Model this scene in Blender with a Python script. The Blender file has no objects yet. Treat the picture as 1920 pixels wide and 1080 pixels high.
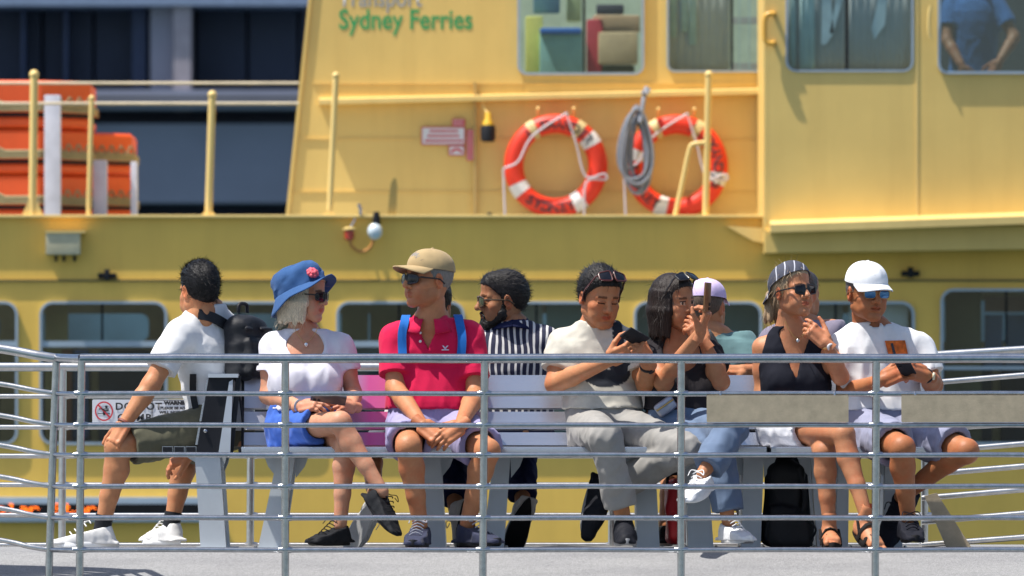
import bpy, bmesh, math, random
import numpy as np
from mathutils import Vector, Matrix

# ------------------------------------------------------------------ camera, light, exposure
D0 = 40.0            # metres from the camera to the bench
S0 = 440.0           # photograph pixels per metre at the bench
FPX = D0 * S0
HOR = 850.0          # horizon row in the photograph
CAMZ = (1030.0 - HOR) / S0

scene = bpy.context.scene
COL = scene.collection
cam = bpy.data.cameras.new('camera')
cam_ob = bpy.data.objects.new('camera', cam)
COL.objects.link(cam_ob)
cam_ob.location = (0, -D0, CAMZ)
cam_ob.rotation_euler = (math.radians(90), 0, 0)
cam.sensor_width = 36.0
cam.lens = 36.0 * FPX / 1920.0
cam.shift_y = (HOR - 540.0) / 1920.0
cam.clip_start = 1.0
cam.clip_end = 3000.0
cam.dof.use_dof = True
cam.dof.focus_distance = D0 - 0.15
cam.dof.aperture_fstop = 7.2
scene.camera = cam_ob

SUN = Vector((-0.42, -0.13, 1.0)).normalized()     # towards the sun: high, from the left, a little on the camera's side
world = bpy.data.worlds.new('World')
scene.world = world
world.use_nodes = True
wn = world.node_tree
wn.nodes.clear()
w_out = wn.nodes.new('ShaderNodeOutputWorld')
w_bg = wn.nodes.new('ShaderNodeBackground')
w_sky = wn.nodes.new('ShaderNodeTexSky')
w_sky.sky_type = 'NISHITA'
w_sky.sun_disc = False
w_sky.sun_elevation = math.asin(SUN.z)
w_sky.sun_rotation = math.atan2(SUN.x, SUN.y)
w_sky.air_density = 1.0
w_sky.dust_density = 1.6
w_bg.inputs['Strength'].default_value = 0.105
wn.links.new(w_sky.outputs[0], w_bg.inputs[0])
wn.links.new(w_bg.outputs[0], w_out.inputs[0])

sun = bpy.data.lights.new('sun', 'SUN')
sun.energy = 4.6
sun.angle = math.radians(0.5)
sun.color = (1.0, 0.955, 0.88)
sun_ob = bpy.data.objects.new('sun', sun)
COL.objects.link(sun_ob)
sun_ob.rotation_euler = SUN.to_track_quat('Z', 'Y').to_euler()

scene.view_settings.view_transform = 'Standard'
scene.view_settings.look = 'None'
scene.view_settings.gamma = 1.0
scene.view_settings.use_curve_mapping = False
scene.view_settings.exposure = 0.64

# ------------------------------------------------------------------ helpers
def A(px, py, Y=0.0):
    """world point that the photograph shows at pixel (px, py) if it stands Y metres behind the bench line"""
    s = FPX / (D0 + Y)
    return np.array([(px - 960.0) / s, Y, CAMZ - (py - HOR) / s])

def L(px, Y=0.0):
    return px / (FPX / (D0 + Y))

def nrm(v):
    v = np.asarray(v, float)
    return v / max(1e-9, np.linalg.norm(v))

def tag(o, label=None, cat=None, group=None, kind=None):
    if label: o['label'] = label
    if cat: o['category'] = cat
    if group: o['group'] = group
    if kind: o['kind'] = kind
    return o

def empty(name, loc=(0, 0, 0), label=None, cat=None, group=None):
    o = bpy.data.objects.new(name, None)
    COL.objects.link(o)
    o.location = tuple(loc)
    return tag(o, label, cat, group)

def link(name, me, mat=None, parent=None):
    o = bpy.data.objects.new(name, me)
    COL.objects.link(o)
    if mat is not None:
        for m in (mat if isinstance(mat, (list, tuple)) else [mat]):
            me.materials.append(m)
    if parent is not None:
        o.parent = parent
        if parent.parent is None:      # shapes are written in world metres
            o.matrix_parent_inverse = Matrix.Translation(-Vector(parent.location))
    return o

def smooth(me, flag=True):
    me.polygons.foreach_set('use_smooth', np.full(len(me.polygons), flag))
    me.update()

def np_mesh(name, V, Q, col=None, sm=True):
    me = bpy.data.meshes.new(name)
    V = np.asarray(V, np.float32); Q = np.asarray(Q, np.int32)
    k = Q.shape[1]
    me.vertices.add(len(V)); me.vertices.foreach_set('co', V.ravel())
    me.loops.add(len(Q) * k); me.loops.foreach_set('vertex_index', Q.ravel())
    me.polygons.add(len(Q))
    me.polygons.foreach_set('loop_start', np.arange(0, len(Q) * k, k, dtype=np.int32))
    me.update(calc_edges=True)
    if col is not None:
        at = me.color_attributes.new('Col', 'FLOAT_COLOR', 'POINT')
        c4 = np.ones((len(V), 4), np.float32); c4[:, :3] = col
        at.data.foreach_set('color', c4.ravel())
    smooth(me, sm)
    me.validate()
    return me

class MB:
    """collects simple shapes and links them as one mesh"""
    def __init__(s):
        s.v, s.f, s.m = [], [], []
    def add(s, vs, fs, mi=0):
        o = len(s.v)
        s.v += [tuple(map(float, p)) for p in vs]
        s.f += [tuple(i + o for i in f) for f in fs]
        s.m += [mi] * len(fs)
        return s
    def box(s, lo, hi, mi=0, bev=0.0):
        x0, y0, z0 = lo; x1, y1, z1 = hi
        if bev <= 0:
            vs = [(x0,y0,z0),(x1,y0,z0),(x1,y1,z0),(x0,y1,z0),(x0,y0,z1),(x1,y0,z1),(x1,y1,z1),(x0,y1,z1)]
            return s.add(vs, [(0,3,2,1),(4,5,6,7),(0,1,5,4),(1,2,6,5),(2,3,7,6),(3,0,4,7)], mi)
        b = min(bev, (x1-x0)*.45, (y1-y0)*.45, (z1-z0)*.45)
        bm = bmesh.new()
        bmesh.ops.create_cube(bm, size=1.0)
        for v in bm.verts:
            v.co = Vector(((x0+x1)/2 + v.co.x*(x1-x0), (y0+y1)/2 + v.co.y*(y1-y0), (z0+z1)/2 + v.co.z*(z1-z0)))
        bmesh.ops.bevel(bm, geom=list(bm.edges), offset=b, segments=2, profile=0.7, affect='EDGES')
        bm.verts.index_update()
        s.add([v.co for v in bm.verts], [tuple(v.index for v in f.verts) for f in bm.faces], mi)
        bm.free()
        return s
    def tube(s, pts, r, n=10, mi=0, closed=False, flat=1.0):
        pts = [np.asarray(p, float) for p in pts]
        m = len(pts)
        rs = r if isinstance(r, (list, tuple)) else [r] * m
        vs, fs = [], []
        up = None
        for i, p in enumerate(pts):
            if closed:
                t = nrm(pts[(i+1) % m] - pts[(i-1) % m])
            else:
                t = nrm(pts[min(i+1, m-1)] - pts[max(i-1, 0)])
            if up is None:
                a = np.array([0,0,1.0]) if abs(t[2]) < .9 else np.array([0,1.0,0])
                up = nrm(np.cross(np.cross(t, a), t))
            else:
                up = nrm(up - t * np.dot(up, t))
            sd = np.cross(t, up)
            for k in range(n):
                an = 2*math.pi*k/n
                vs.append(p + (up*math.cos(an)*flat + sd*math.sin(an)) * rs[i])
        for i in range(m if closed else m-1):
            j = (i+1) % m
            for k in range(n):
                fs.append((i*n+k, i*n+(k+1) % n, j*n+(k+1) % n, j*n+k))
        if not closed:
            fs.append(tuple(range(n-1, -1, -1)))
            fs.append(tuple((m-1)*n + k for k in range(n)))
        return s.add(vs, fs, mi)
    def lathe(s, prof, c=(0,0,0), ax=(0,0,1), n=24, mi=0, sx=1.0, sy=1.0):
        """prof: list of (radius, height)"""
        q = Vector(ax).to_track_quat('Z', 'Y').to_matrix()
        vs, fs = [], []
        for r, h in prof:
            for k in range(n):
                an = 2*math.pi*k/n
                vs.append(Vector(c) + q @ Vector((r*math.cos(an)*sx, r*math.sin(an)*sy, h)))
        for i in range(len(prof)-1):
            for k in range(n):
                fs.append((i*n+k, i*n+(k+1) % n, (i+1)*n+(k+1) % n, (i+1)*n+k))
        fs.append(tuple(range(n-1, -1, -1)))
        fs.append(tuple((len(prof)-1)*n + k for k in range(n)))
        return s.add(vs, fs, mi)
    def ball(s, c, r, n=12, mi=0):
        r = np.broadcast_to(np.asarray(r, float), (3,))
        vs, fs = [], []
        m = max(6, n//2)
        for i in range(m+1):
            th = math.pi*i/m
            for k in range(n):
                an = 2*math.pi*k/n
                vs.append(np.asarray(c) + r*np.array([math.sin(th)*math.cos(an), math.sin(th)*math.sin(an), math.cos(th)]))
        for i in range(m):
            for k in range(n):
                fs.append((i*n+k, (i+1)*n+k, (i+1)*n+(k+1) % n, i*n+(k+1) % n))
        return s.add(vs, fs, mi)
    def prism(s, poly, y0, y1, mi=0):
        """poly: (x,z) outline, extruded from y0 (near) to y1"""
        n = len(poly)
        ar = sum(poly[i][0]*poly[(i+1) % n][1]-poly[(i+1) % n][0]*poly[i][1] for i in range(n))
        if ar < 0: poly = poly[::-1]
        vs = [(x, y0, z) for x, z in poly] + [(x, y1, z) for x, z in poly]
        fs = [tuple(range(n)), tuple(range(2*n-1, n-1, -1))]
        fs += [(i, n+i, n+(i+1) % n, (i+1) % n) for i in range(n)]
        return s.add(vs, fs, mi)
    def mesh(s, name, sm=True, auto=math.radians(40)):
        me = bpy.data.meshes.new(name)
        me.from_pydata(s.v, [], s.f)
        if len(set(s.m)) > 1:
            me.polygons.foreach_set('material_index', np.array(s.m, np.int32))
        me.update()
        if sm:
            smooth(me)
            try:
                me.set_sharp_from_angle(angle=auto)
            except Exception:
                pass
        return me
    def build(s, name, mat, parent=None, sm=True):
        return link(name, s.mesh(name, sm), mat, parent)

def grid_mb(mb, rows, mi=0, closeu=False):
    n = len(rows[0])
    vs = [p for r in rows for p in r]
    fs = []
    for i in range(len(rows)-1):
        for k in range(n if closeu else n-1):
            fs.append((i*n+k, i*n+(k+1) % n, (i+1)*n+(k+1) % n, (i+1)*n+k))
    return mb.add(vs, fs, mi)

def bez(pts, n=24):
    """smooth Catmull-Rom curve through points"""
    P = [np.asarray(p, float) for p in pts]
    P = [2*P[0]-P[1]] + P + [2*P[-1]-P[-2]]
    out = []
    m = len(P)-3
    for i in range(m):
        for k in range(n // m + (1 if i == m-1 else 0)):
            t = k/(n//m)
            a, b, c, d = P[i:i+4]
            out.append(.5*((2*b)+(-a+c)*t+(2*a-5*b+4*c-d)*t*t+(-a+3*b-3*c+d)*t**3))
    return out

# flat plates with holes (2D filled curves turned into meshes)
def rrect(x0, z0, x1, z1, r, n=6):
    out = []
    for cx, cz, a0 in ((x1-r, z1-r, 0), (x0+r, z1-r, 90), (x0+r, z0+r, 180), (x1-r, z0+r, 270)):
        for k in range(n+1):
            a = math.radians(a0 + 90*k/n)
            out.append((cx+r*math.cos(a), cz+r*math.sin(a)))
    return out

def plate(name, loops, y0, y1, mat, parent=None):
    """loops: outlines in (x, z); inner outlines are holes; from y0 (near the camera) to y1"""
    cu = bpy.data.curves.new('tmp', 'CURVE')
    cu.dimensions = '2D'; cu.fill_mode = 'BOTH'; cu.extrude = (y1-y0)/2
    for lp in loops:
        sp = cu.splines.new('POLY')
        sp.points.add(len(lp)-1)
        for p, q in zip(sp.points, lp): p.co = (q[0], q[1], 0, 1)
        sp.use_cyclic_u = True
    ob = bpy.data.objects.new('tmp', cu)
    COL.objects.link(ob)
    dg = bpy.context.evaluated_depsgraph_get()
    me = bpy.data.meshes.new_from_object(ob.evaluated_get(dg))
    bpy.data.objects.remove(ob); bpy.data.curves.remove(cu)
    me.transform(Matrix(((1,0,0,0),(0,0,-1,(y0+y1)/2),(0,1,0,0),(0,0,0,1))))
    me.name = name
    return link(name, me, mat, parent)

def text_mesh(txt, size=1.0, bold=0.0, align='CENTER', spacing=1.0):
    cu = bpy.data.curves.new('tmp', 'FONT')
    cu.body = txt; cu.size = size; cu.offset = bold; cu.align_x = align
    cu.space_character = spacing
    cu.resolution_u = 4
    ob = bpy.data.objects.new('tmp', cu)
    COL.objects.link(ob)
    dg = bpy.context.evaluated_depsgraph_get()
    me = bpy.data.meshes.new_from_object(ob.evaluated_get(dg))
    bpy.data.objects.remove(ob); bpy.data.curves.remove(cu)
    return me

def text_on(name, txt, size, x, y, z, mat, parent=None, bold=0.0, align='CENTER', width=None, spacing=1.0, height=None):
    me = text_mesh(txt, size, bold, align, spacing)
    V = np.empty(len(me.vertices)*3, np.float32); me.vertices.foreach_get('co', V); V = V.reshape(-1, 3)
    if width:
        w = V[:, 0].max()-V[:, 0].min()
        V[:, 0] *= width/w
    if height:
        V[:, 1] *= height/(V[:, 1].max()-V[:, 1].min())
    W = np.stack([V[:, 0]+x, np.full(len(V), y), V[:, 1]+z], 1)
    me.vertices.foreach_set('co', W.astype(np.float32).ravel()); me.update()
    me.name = name
    return link(name, me, mat, parent)

# ------------------------------------------------------------------ materials
def mat_base(name):
    m = bpy.data.materials.new(name)
    m.use_nodes = True
    nt = m.node_tree
    return m, nt, nt.nodes['Principled BSDF']

def noise_node(nt, scale, detail=4, rough=.55, coord='Object', stretch=None):
    tc = nt.nodes.new('ShaderNodeTexCoord')
    n = nt.nodes.new('ShaderNodeTexNoise')
    n.inputs['Scale'].default_value = scale
    n.inputs['Detail'].default_value = detail
    n.inputs['Roughness'].default_value = rough
    if stretch:
        mp = nt.nodes.new('ShaderNodeMapping')
        mp.inputs['Scale'].default_value = stretch
        nt.links.new(tc.outputs[coord], mp.inputs[0]); nt.links.new(mp.outputs[0], n.inputs['Vector'])
    else:
        nt.links.new(tc.outputs[coord], n.inputs['Vector'])
    return n

def ramp(nt, src, stops):
    r = nt.nodes.new('ShaderNodeValToRGB')
    e = r.color_ramp.elements
    while len(e) < len(stops): e.new(.5)
    for x, (p, c) in zip(e, stops):
        x.position = p; x.color = (*c, 1)
    nt.links.new(src, r.inputs[0])
    return r

def sc(c, k): return tuple(min(1.0, v*k) for v in c)

def simple(name, col, rough=.5, metal=0.0, var=.12, scale=8.0, bump=0.0, bscale=60.0, spec=.5, stretch=None, coat=0.0, sheen=0.0):
    m, nt, b = mat_base(name)
    n = noise_node(nt, scale, 5, .6, stretch=stretch)
    r = ramp(nt, n.outputs[0], [(.3, sc(col, 1-var)), (.7, sc(col, 1+var))])
    nt.links.new(r.outputs[0], b.inputs['Base Color'])
    b.inputs['Roughness'].default_value = rough
    b.inputs['Metallic'].default_value = metal
    b.inputs['Specular IOR Level'].default_value = spec
    b.inputs['Coat Weight'].default_value = coat
    b.inputs['Sheen Weight'].default_value = sheen
    if name == 'cloth':      # soft creases under the weave
        n4 = noise_node(nt, 11, 1.5, .5, stretch=(1.0, 1.0, .55)); n4.noise_type = 'RIDGED_MULTIFRACTAL'; n4.inputs['Distortion'].default_value = .7
        b4 = nt.nodes.new('ShaderNodeBump'); b4.inputs['Strength'].default_value = .65; b4.inputs['Distance'].default_value = .016
        nt.links.new(n4.outputs[0], b4.inputs['Height'])
    if bump > 0:
        n2 = noise_node(nt, bscale, 3, .6, stretch=stretch)
        bp = nt.nodes.new('ShaderNodeBump')
        bp.inputs['Strength'].default_value = bump
        bp.inputs['Distance'].default_value = .004
        nt.links.new(n2.outputs[0], bp.inputs['Height'])
        if name == 'cloth': nt.links.new(b4.outputs[0], bp.inputs['Normal'])
        nt.links.new(bp.outputs[0], b.inputs['Normal'])
    return m

_cl = {}
def cloth(col, rough=.85, name='cloth', var=.07, sheen=.15, bump=.25):
    key = (name, col)
    if key not in _cl:
        dk = max(col) < .06
        _cl[key] = simple(name, col, rough, 0, var, 14, bump, 420, .10 if dk else .2, sheen=.0 if dk else sheen*.5)
    return _cl[key]

def vcol_mat(name, col, rough=.6, bump=.2, bscale=400, spec=.3, sss=0.0):
    """base colour times the mesh colour attribute (prints, lips, stubble ...)"""
    m, nt, b = mat_base(name)
    at = nt.nodes.new('ShaderNodeVertexColor'); at.layer_name = 'Col'
    n = noise_node(nt, 25, 4, .6)
    r = ramp(nt, n.outputs[0], [(.3, sc(col, .9)), (.7, sc(col, 1.08))])
    mx = nt.nodes.new('ShaderNodeMix'); mx.data_type = 'RGBA'; mx.blend_type = 'MULTIPLY'
    mx.inputs['Factor'].default_value = 1
    nt.links.new(r.outputs[0], mx.inputs['A']); nt.links.new(at.outputs[0], mx.inputs['B'])
    n7 = noise_node(nt, 11, 5, .7); r7 = ramp(nt, n7.outputs[0], [(.32, (1.0, .76, .68)), (.5, (.92, .93, .93)), (.68, (1.04, 1.06, 1.02))])
    m7 = nt.nodes.new('ShaderNodeMix'); m7.data_type = 'RGBA'; m7.blend_type = 'MULTIPLY'; m7.inputs['Factor'].default_value = .8 if sss else 0
    nt.links.new(mx.outputs['Result'], m7.inputs['A']); nt.links.new(r7.outputs[0], m7.inputs['B'])
    nt.links.new(m7.outputs['Result'], b.inputs['Base Color'])
    b.inputs['Roughness'].default_value = rough
    b.inputs['Specular IOR Level'].default_value = spec
    if sss:
        b.inputs['Subsurface Weight'].default_value = sss
        b.inputs['Subsurface Radius'].default_value = (1.0, .35, .2)
        b.inputs['Subsurface Scale'].default_value = .006
    if bump:
        n2 = noise_node(nt, bscale, 3, .6)
        bp = nt.nodes.new('ShaderNodeBump'); bp.inputs['Strength'].default_value = bump
        bp.inputs['Distance'].default_value = .003
        nt.links.new(n2.outputs[0], bp.inputs['Height']); nt.links.new(bp.outputs[0], b.inputs['Normal'])
    return m

def glass_mat(name, tint=(.55, .68, .72), ior=1.5, refl=1.0, rough=.0):
    m = bpy.data.materials.new(name); m.use_nodes = True
    nt = m.node_tree; nt.nodes.clear()
    o = nt.nodes.new('ShaderNodeOutputMaterial')
    mx = nt.nodes.new('ShaderNodeMixShader')
    fr = nt.nodes.new('ShaderNodeFresnel'); fr.inputs[0].default_value = ior
    ml = nt.nodes.new('ShaderNodeMath'); ml.operation = 'MULTIPLY'; ml.inputs[1].default_value = refl
    tr = nt.nodes.new('ShaderNodeBsdfTransparent'); tr.inputs[0].default_value = (*tint, 1)
    gl = nt.nodes.new('ShaderNodeBsdfGlossy'); gl.inputs['Roughness'].default_value = rough
    gl.inputs['Color'].default_value = (.9, .95, 1, 1)
    nt.links.new(fr.outputs[0], ml.inputs[0]); nt.links.new(ml.outputs[0], mx.inputs[0])
    nt.links.new(tr.outputs[0], mx.inputs[1]); nt.links.new(gl.outputs[0], mx.inputs[2])
    nt.links.new(mx.outputs[0], o.inputs[0])
    return m

def emit_mat(name, col, s):
    m, nt, b = mat_base(name)
    b.inputs['Base Color'].default_value = (*sc(col, .3), 1)
    b.inputs['Emission Color'].default_value = (*col, 1)
    b.inputs['Emission Strength'].default_value = s
    return m

def yellow_paint(name, col=(.83, .57, .175)):
    """ship's paint: faint grime streaks running down, patches where it was touched up"""
    m, nt, b = mat_base(name)
    n1 = noise_node(nt, 1.1, 6, .6)
    n2 = noise_node(nt, 2.2, 6, .65, stretch=(3.0, 3.0, .25))
    r1 = ramp(nt, n1.outputs[0], [(.3, sc(col, .9)), (.7, sc(col, 1.05))])
    r2 = ramp(nt, n2.outputs[0], [(.28, (.80, .76, .70)), (.55, (1, 1, 1))])
    mx = nt.nodes.new('ShaderNodeMix'); mx.data_type = 'RGBA'; mx.blend_type = 'MULTIPLY'
    mx.inputs['Factor'].default_value = .32
    nt.links.new(r1.outputs[0], mx.inputs['A']); nt.links.new(r2.outputs[0], mx.inputs['B'])
    n5 = noise_node(nt, 1.7, 5, .7, stretch=(5.0, 5.0, .22))      # sparse rust runs
    r5 = ramp(nt, n5.outputs[0], [(.66, (0, 0, 0)), (.80, (.55, .55, .55))])
    m5 = nt.nodes.new('ShaderNodeMix'); m5.data_type = 'RGBA'; m5.inputs['B'].default_value = (.26, .11, .025, 1)
    nt.links.new(r5.outputs[0], m5.inputs['Factor']); nt.links.new(mx.outputs['Result'], m5.inputs['A'])
    nt.links.new(m5.outputs['Result'], b.inputs['Base Color'])
    b.inputs['Roughness'].default_value = .42
    bp = nt.nodes.new('ShaderNodeBump'); bp.inputs['Strength'].default_value = .12; bp.inputs['Distance'].default_value = .02
    n3 = noise_node(nt, 1.6, 3, .5)
    nt.links.new(n3.outputs[0], bp.inputs['Height']); nt.links.new(bp.outputs[0], b.inputs['Normal'])
    return m

M = {}
M['yellow'] = yellow_paint('yellow_paint')
M['hull'] = yellow_paint('hull_yellow_warmed', (.90, .56, .105))  # same paint as the cabin, colour warmed to offset the hull's bluish shade
M['yellow2'] = yellow_paint('yellow_trim_paint', (.85, .61, .22))
M['cream'] = simple('cream_paint', (.72, .55, .24), .5, var=.08)
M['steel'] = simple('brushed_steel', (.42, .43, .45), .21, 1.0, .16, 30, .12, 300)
M['steel_lit'] = simple('satin_steel_lit', (.56, .555, .55), .33, 1.0, .12, 30, .12, 300)  # paler copy of the steel, brighter light on these rails put into its colour
M['alu'] = simple('bench_aluminium', (.52, .53, .58), .27, .8, .06, 6, .08, 200, stretch=(.3, 4, 4))
M['legpaint'] = simple('pale_grey_powder_coat', (.52, .56, .60), .5, .25, .06, 5)
M['dark'] = simple('black_plastic', (.012, .013, .017), .55, 0, .2, 10, .1, 200, .25)
M['black'] = simple('black_rubber', (.008, .008, .010), .65, 0, .2, 10, spec=.2)
M['white'] = simple('white_paint', (.78, .78, .78), .5, 0, .05, 5)
M['winframe'] = simple('window_frame_grey', (.40, .47, .54), .4, .3, .08, 8)
M['signback'] = simple('sign_back_metal', (.48, .385, .26), .6, .05, .14, 20, .25, 240)
M['signwhite'] = simple('sign_white', (.70, .72, .76), .45, 0, .04, 6)
M['signred'] = simple('sign_red', (.62, .04, .06), .5, 0, .05)
M['signblack'] = simple('sign_black', (.03, .03, .035), .5, 0, .05)
M['glass'] = glass_mat('window_glass', (.88, .93, .94), 1.5, .7)
M['dim_glass'] = glass_mat('dim_glass', (.62, .72, .74), 1.5, 1.6, .03)
M['clear_glass'] = glass_mat('cabin_glass', (.90, .95, .95), 1.5, .6)
M['deck'] = simple('deck_concrete', (.30, .30, .31), .85, 0, .14, 5, .5, 160)
M['letter_green'] = simple('green_lettering', (.05, .36, .11), .5, 0, .08)
M['letter_grey'] = simple('grey_lettering', (.36, .36, .36), .5, 0, .08)
# ------------------------------------------------------------------ implicit shapes -> one continuous mesh
class Field:
    def __init__(s, lo, hi, h):
        s.lo = np.asarray(lo, np.float64); s.h = h
        s.n = np.ceil((np.asarray(hi)-s.lo)/h).astype(int)+2
        s.d = np.full(tuple(s.n), 1.0, np.float32)
        s.ax = [(s.lo[i]+h*np.arange(s.n[i])).astype(np.float32) for i in range(3)]
    def _w(s, lo, hi):
        a = np.clip(np.floor((np.asarray(lo)-s.lo)/s.h).astype(int), 0, s.n)
        b = np.clip(np.ceil((np.asarray(hi)-s.lo)/s.h).astype(int)+1, 0, s.n)
        if np.any(b <= a): return None
        sl = tuple(slice(int(a[i]), int(b[i])) for i in range(3))
        return sl, s.ax[0][sl[0]][:, None, None], s.ax[1][sl[1]][None, :, None], s.ax[2][sl[2]][None, None, :]
    def add(s, prim, k=.015, cuts=(), sub=False, off=0.0):
        f, lo, hi = prim
        m = abs(k)+3*s.h+abs(off)
        w = s._w(np.asarray(lo)-m, np.asarray(hi)+m)
        if w is None: return s
        sl, X, Y, Z = w
        b = (f(X, Y, Z)-off).astype(np.float32)
        for (p, n) in cuts:      # keeps the side the normal points away from
            b = np.maximum(b, (X-p[0])*n[0]+(Y-p[1])*n[1]+(Z-p[2])*n[2])
        b = np.broadcast_to(b, s.d[sl].shape)
        a = s.d[sl]
        if sub:
            if k > 0:
                h = np.clip(.5-.5*(a+b)/k, 0, 1)
                s.d[sl] = a*(1-h)+(-b)*h+k*h*(1-h)
            else:
                s.d[sl] = np.maximum(a, -b)
        elif k > 0:
            h = np.clip(.5+.5*(b-a)/k, 0, 1)
            s.d[sl] = b*(1-h)+a*h-k*h*(1-h)
        else:
            s.d[sl] = np.minimum(a, b)
        return s
    def cut(s, p, n):
        X, Y, Z = s.ax[0][:, None, None], s.ax[1][None, :, None], s.ax[2][None, None, :]
        s.d = np.maximum(s.d, ((X-p[0])*n[0]+(Y-p[1])*n[1]+(Z-p[2])*n[2]).astype(np.float32))
        return s
    def warp(s, fn, band=.03):
        i = np.nonzero(np.abs(s.d) < band)
        if len(i[0]):
            s.d[i] += fn(s.ax[0][i[0]], s.ax[1][i[1]], s.ax[2][i[2]]).astype(np.float32)
        return s
    def mesh(s):
        d = s.d; h = s.h
        S = d < 0
        c = np.zeros(tuple(n-1 for n in d.shape), np.int8)
        for a in (0, 1):
            for b in (0, 1):
                for e in (0, 1):
                    c += S[a:d.shape[0]-1+a, b:d.shape[1]-1+b, e:d.shape[2]-1+e]
        I = np.argwhere((c > 0) & (c < 8))
        if len(I) == 0: return np.zeros((0, 3)), np.zeros((0, 4), int)
        ids = np.full(c.shape, -1, np.int32); ids[tuple(I.T)] = np.arange(len(I))
        pos = np.zeros((len(I), 3)); cnt = np.zeros(len(I))
        C = [(x, y, z) for x in (0, 1) for y in (0, 1) for z in (0, 1)]
        for p in C:
            for ax in range(3):
                if p[ax]: continue
                q = list(p); q[ax] = 1
                da = d[I[:, 0]+p[0], I[:, 1]+p[1], I[:, 2]+p[2]]
                db = d[I[:, 0]+q[0], I[:, 1]+q[1], I[:, 2]+q[2]]
                m = (da < 0) != (db < 0)
                t = np.where(m, da/np.where(m, da-db, 1), 0)
                pp = np.repeat(np.array([p], float), len(I), 0); pp[:, ax] = t
                pos += pp*m[:, None]; cnt += m
        V = s.lo+h*(I+pos/cnt[:, None])
        Q = []
        for ax in range(3):
            u, w = (ax+1) % 3, (ax+2) % 3
            lo = [slice(1, None)]*3; lo[ax] = slice(0, -1)
            hi = [slice(1, None)]*3; hi[ax] = slice(1, None)
            a, b = S[tuple(lo)], S[tuple(hi)]
            E = np.argwhere(a != b)
            if len(E) == 0: continue
            ins = a[tuple(E.T)]
            G = E.copy(); G[:, u] += 1; G[:, w] += 1
            ok = (G[:, u] < c.shape[u]) & (G[:, w] < c.shape[w])
            G, ins = G[ok], ins[ok]
            def cell(du, dw):
                g = G.copy(); g[:, u] += du; g[:, w] += dw
                return ids[g[:, 0], g[:, 1], g[:, 2]]
            q = np.stack([cell(-1, -1), cell(0, -1), cell(0, 0), cell(-1, 0)], 1)
            q[~ins] = q[~ins][:, ::-1]
            Q.append(q)
        Q = np.concatenate(Q)
        return V, Q[(Q >= 0).all(1)]

def cone(a, b, ra, rb):
    a, b = np.asarray(a, float), np.asarray(b, float)
    ba = b-a; L2 = max(1e-9, float(ba @ ba)); R = max(ra, rb)
    def f(X, Y, Z):
        x, y, z = X-a[0], Y-a[1], Z-a[2]
        t = np.clip((x*ba[0]+y*ba[1]+z*ba[2])/L2, 0, 1)
        return np.sqrt((x-t*ba[0])**2+(y-t*ba[1])**2+(z-t*ba[2])**2)-(ra+(rb-ra)*t)
    return f, np.minimum(a, b)-R, np.maximum(a, b)+R

def ell(c, r, R=None):
    c = np.asarray(c, float); r = np.asarray(r, float)
    R = np.eye(3) if R is None else np.asarray(R)     # columns: the ellipsoid's axes
    def f(X, Y, Z):
        x, y, z = X-c[0], Y-c[1], Z-c[2]
        u = (x*R[0, 0]+y*R[1, 0]+z*R[2, 0])/r[0]
        v = (x*R[0, 1]+y*R[1, 1]+z*R[2, 1])/r[1]
        w = (x*R[0, 2]+y*R[1, 2]+z*R[2, 2])/r[2]
        k0 = np.sqrt(u*u+v*v+w*w)
        k1 = np.sqrt((u/r[0])**2+(v/r[1])**2+(w/r[2])**2)+1e-6
        return k0*(k0-1)/k1
    e = np.sqrt(((R*r)**2).sum(1))
    return f, c-e, c+e

def rbox(c, h, R=None, rad=.01):
    c = np.asarray(c, float); h = np.asarray(h, float)
    R = np.eye(3) if R is None else np.asarray(R)
    def f(X, Y, Z):
        x, y, z = X-c[0], Y-c[1], Z-c[2]
        q = [np.abs(x*R[0, i]+y*R[1, i]+z*R[2, i])-(h[i]-rad) for i in range(3)]
        o = np.sqrt(sum(np.maximum(t, 0)**2 for t in q))
        return o+np.minimum(np.maximum(np.maximum(q[0], q[1]), q[2]), 0)-rad
    e = np.sqrt(((R*h)**2).sum(1))
    return f, c-e, c+e

def stack(rows, yaw, p=2.4):
    """torso-like solid: rows of (z, cx, cy, half width, half depth); yaw turns the lateral axis"""
    rows = sorted(rows)
    T = np.array(rows, float)
    ca, sa = math.cos(yaw), math.sin(yaw)
    def f(X, Y, Z):
        z = np.ravel(Z)
        g = [np.interp(z, T[:, 0], T[:, i]).reshape(1, 1, -1) for i in range(1, 5)]
        x, y = X-g[0], Y-g[1]
        u, v = (x*ca+y*sa), (-x*sa+y*ca)
        d = ((np.abs(u)/g[2])**p+(np.abs(v)/g[3])**p)**(1/p)
        d = (d-1)*np.minimum(g[2], g[3])
        return np.maximum(d, np.maximum(T[0, 0]-Z, Z-T[-1, 0]))
    R = T[:, 3:5].max()*1.15
    return f, np.array([T[:, 1].min()-R, T[:, 2].min()-R, T[0, 0]]), np.array([T[:, 1].max()+R, T[:, 2].max()+R, T[-1, 0]])

_rs = np.random.RandomState(5)
def waves(n, f, seed, an=(1, 1, 1)):
    r = np.random.RandomState(seed)
    K = r.normal(size=(n, 3)); K /= np.linalg.norm(K, axis=1)[:, None]
    K = K*f*r.uniform(.6, 1.5, (n, 1))*np.array(an)
    ph = r.uniform(0, 6.28, n)
    def g(x, y, z):
        o = 0
        for k, p in zip(K, ph):
            o = o+np.sin(k[0]*x+k[1]*y+k[2]*z+p)
        return o/math.sqrt(n)
    return g

def folds(f, seed, amp, an=(1, 1, 1)):
    """cloth creases: broad swells with sharper ridges where swells meet"""
    a, b = waves(4, f, seed, an), waves(4, f*1.9, seed+7, an)
    def g(x, y, z):
        p = a(x, y, z)+.35*b(x, y, z)
        return amp*(np.abs(p)-.8)
    return g

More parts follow.
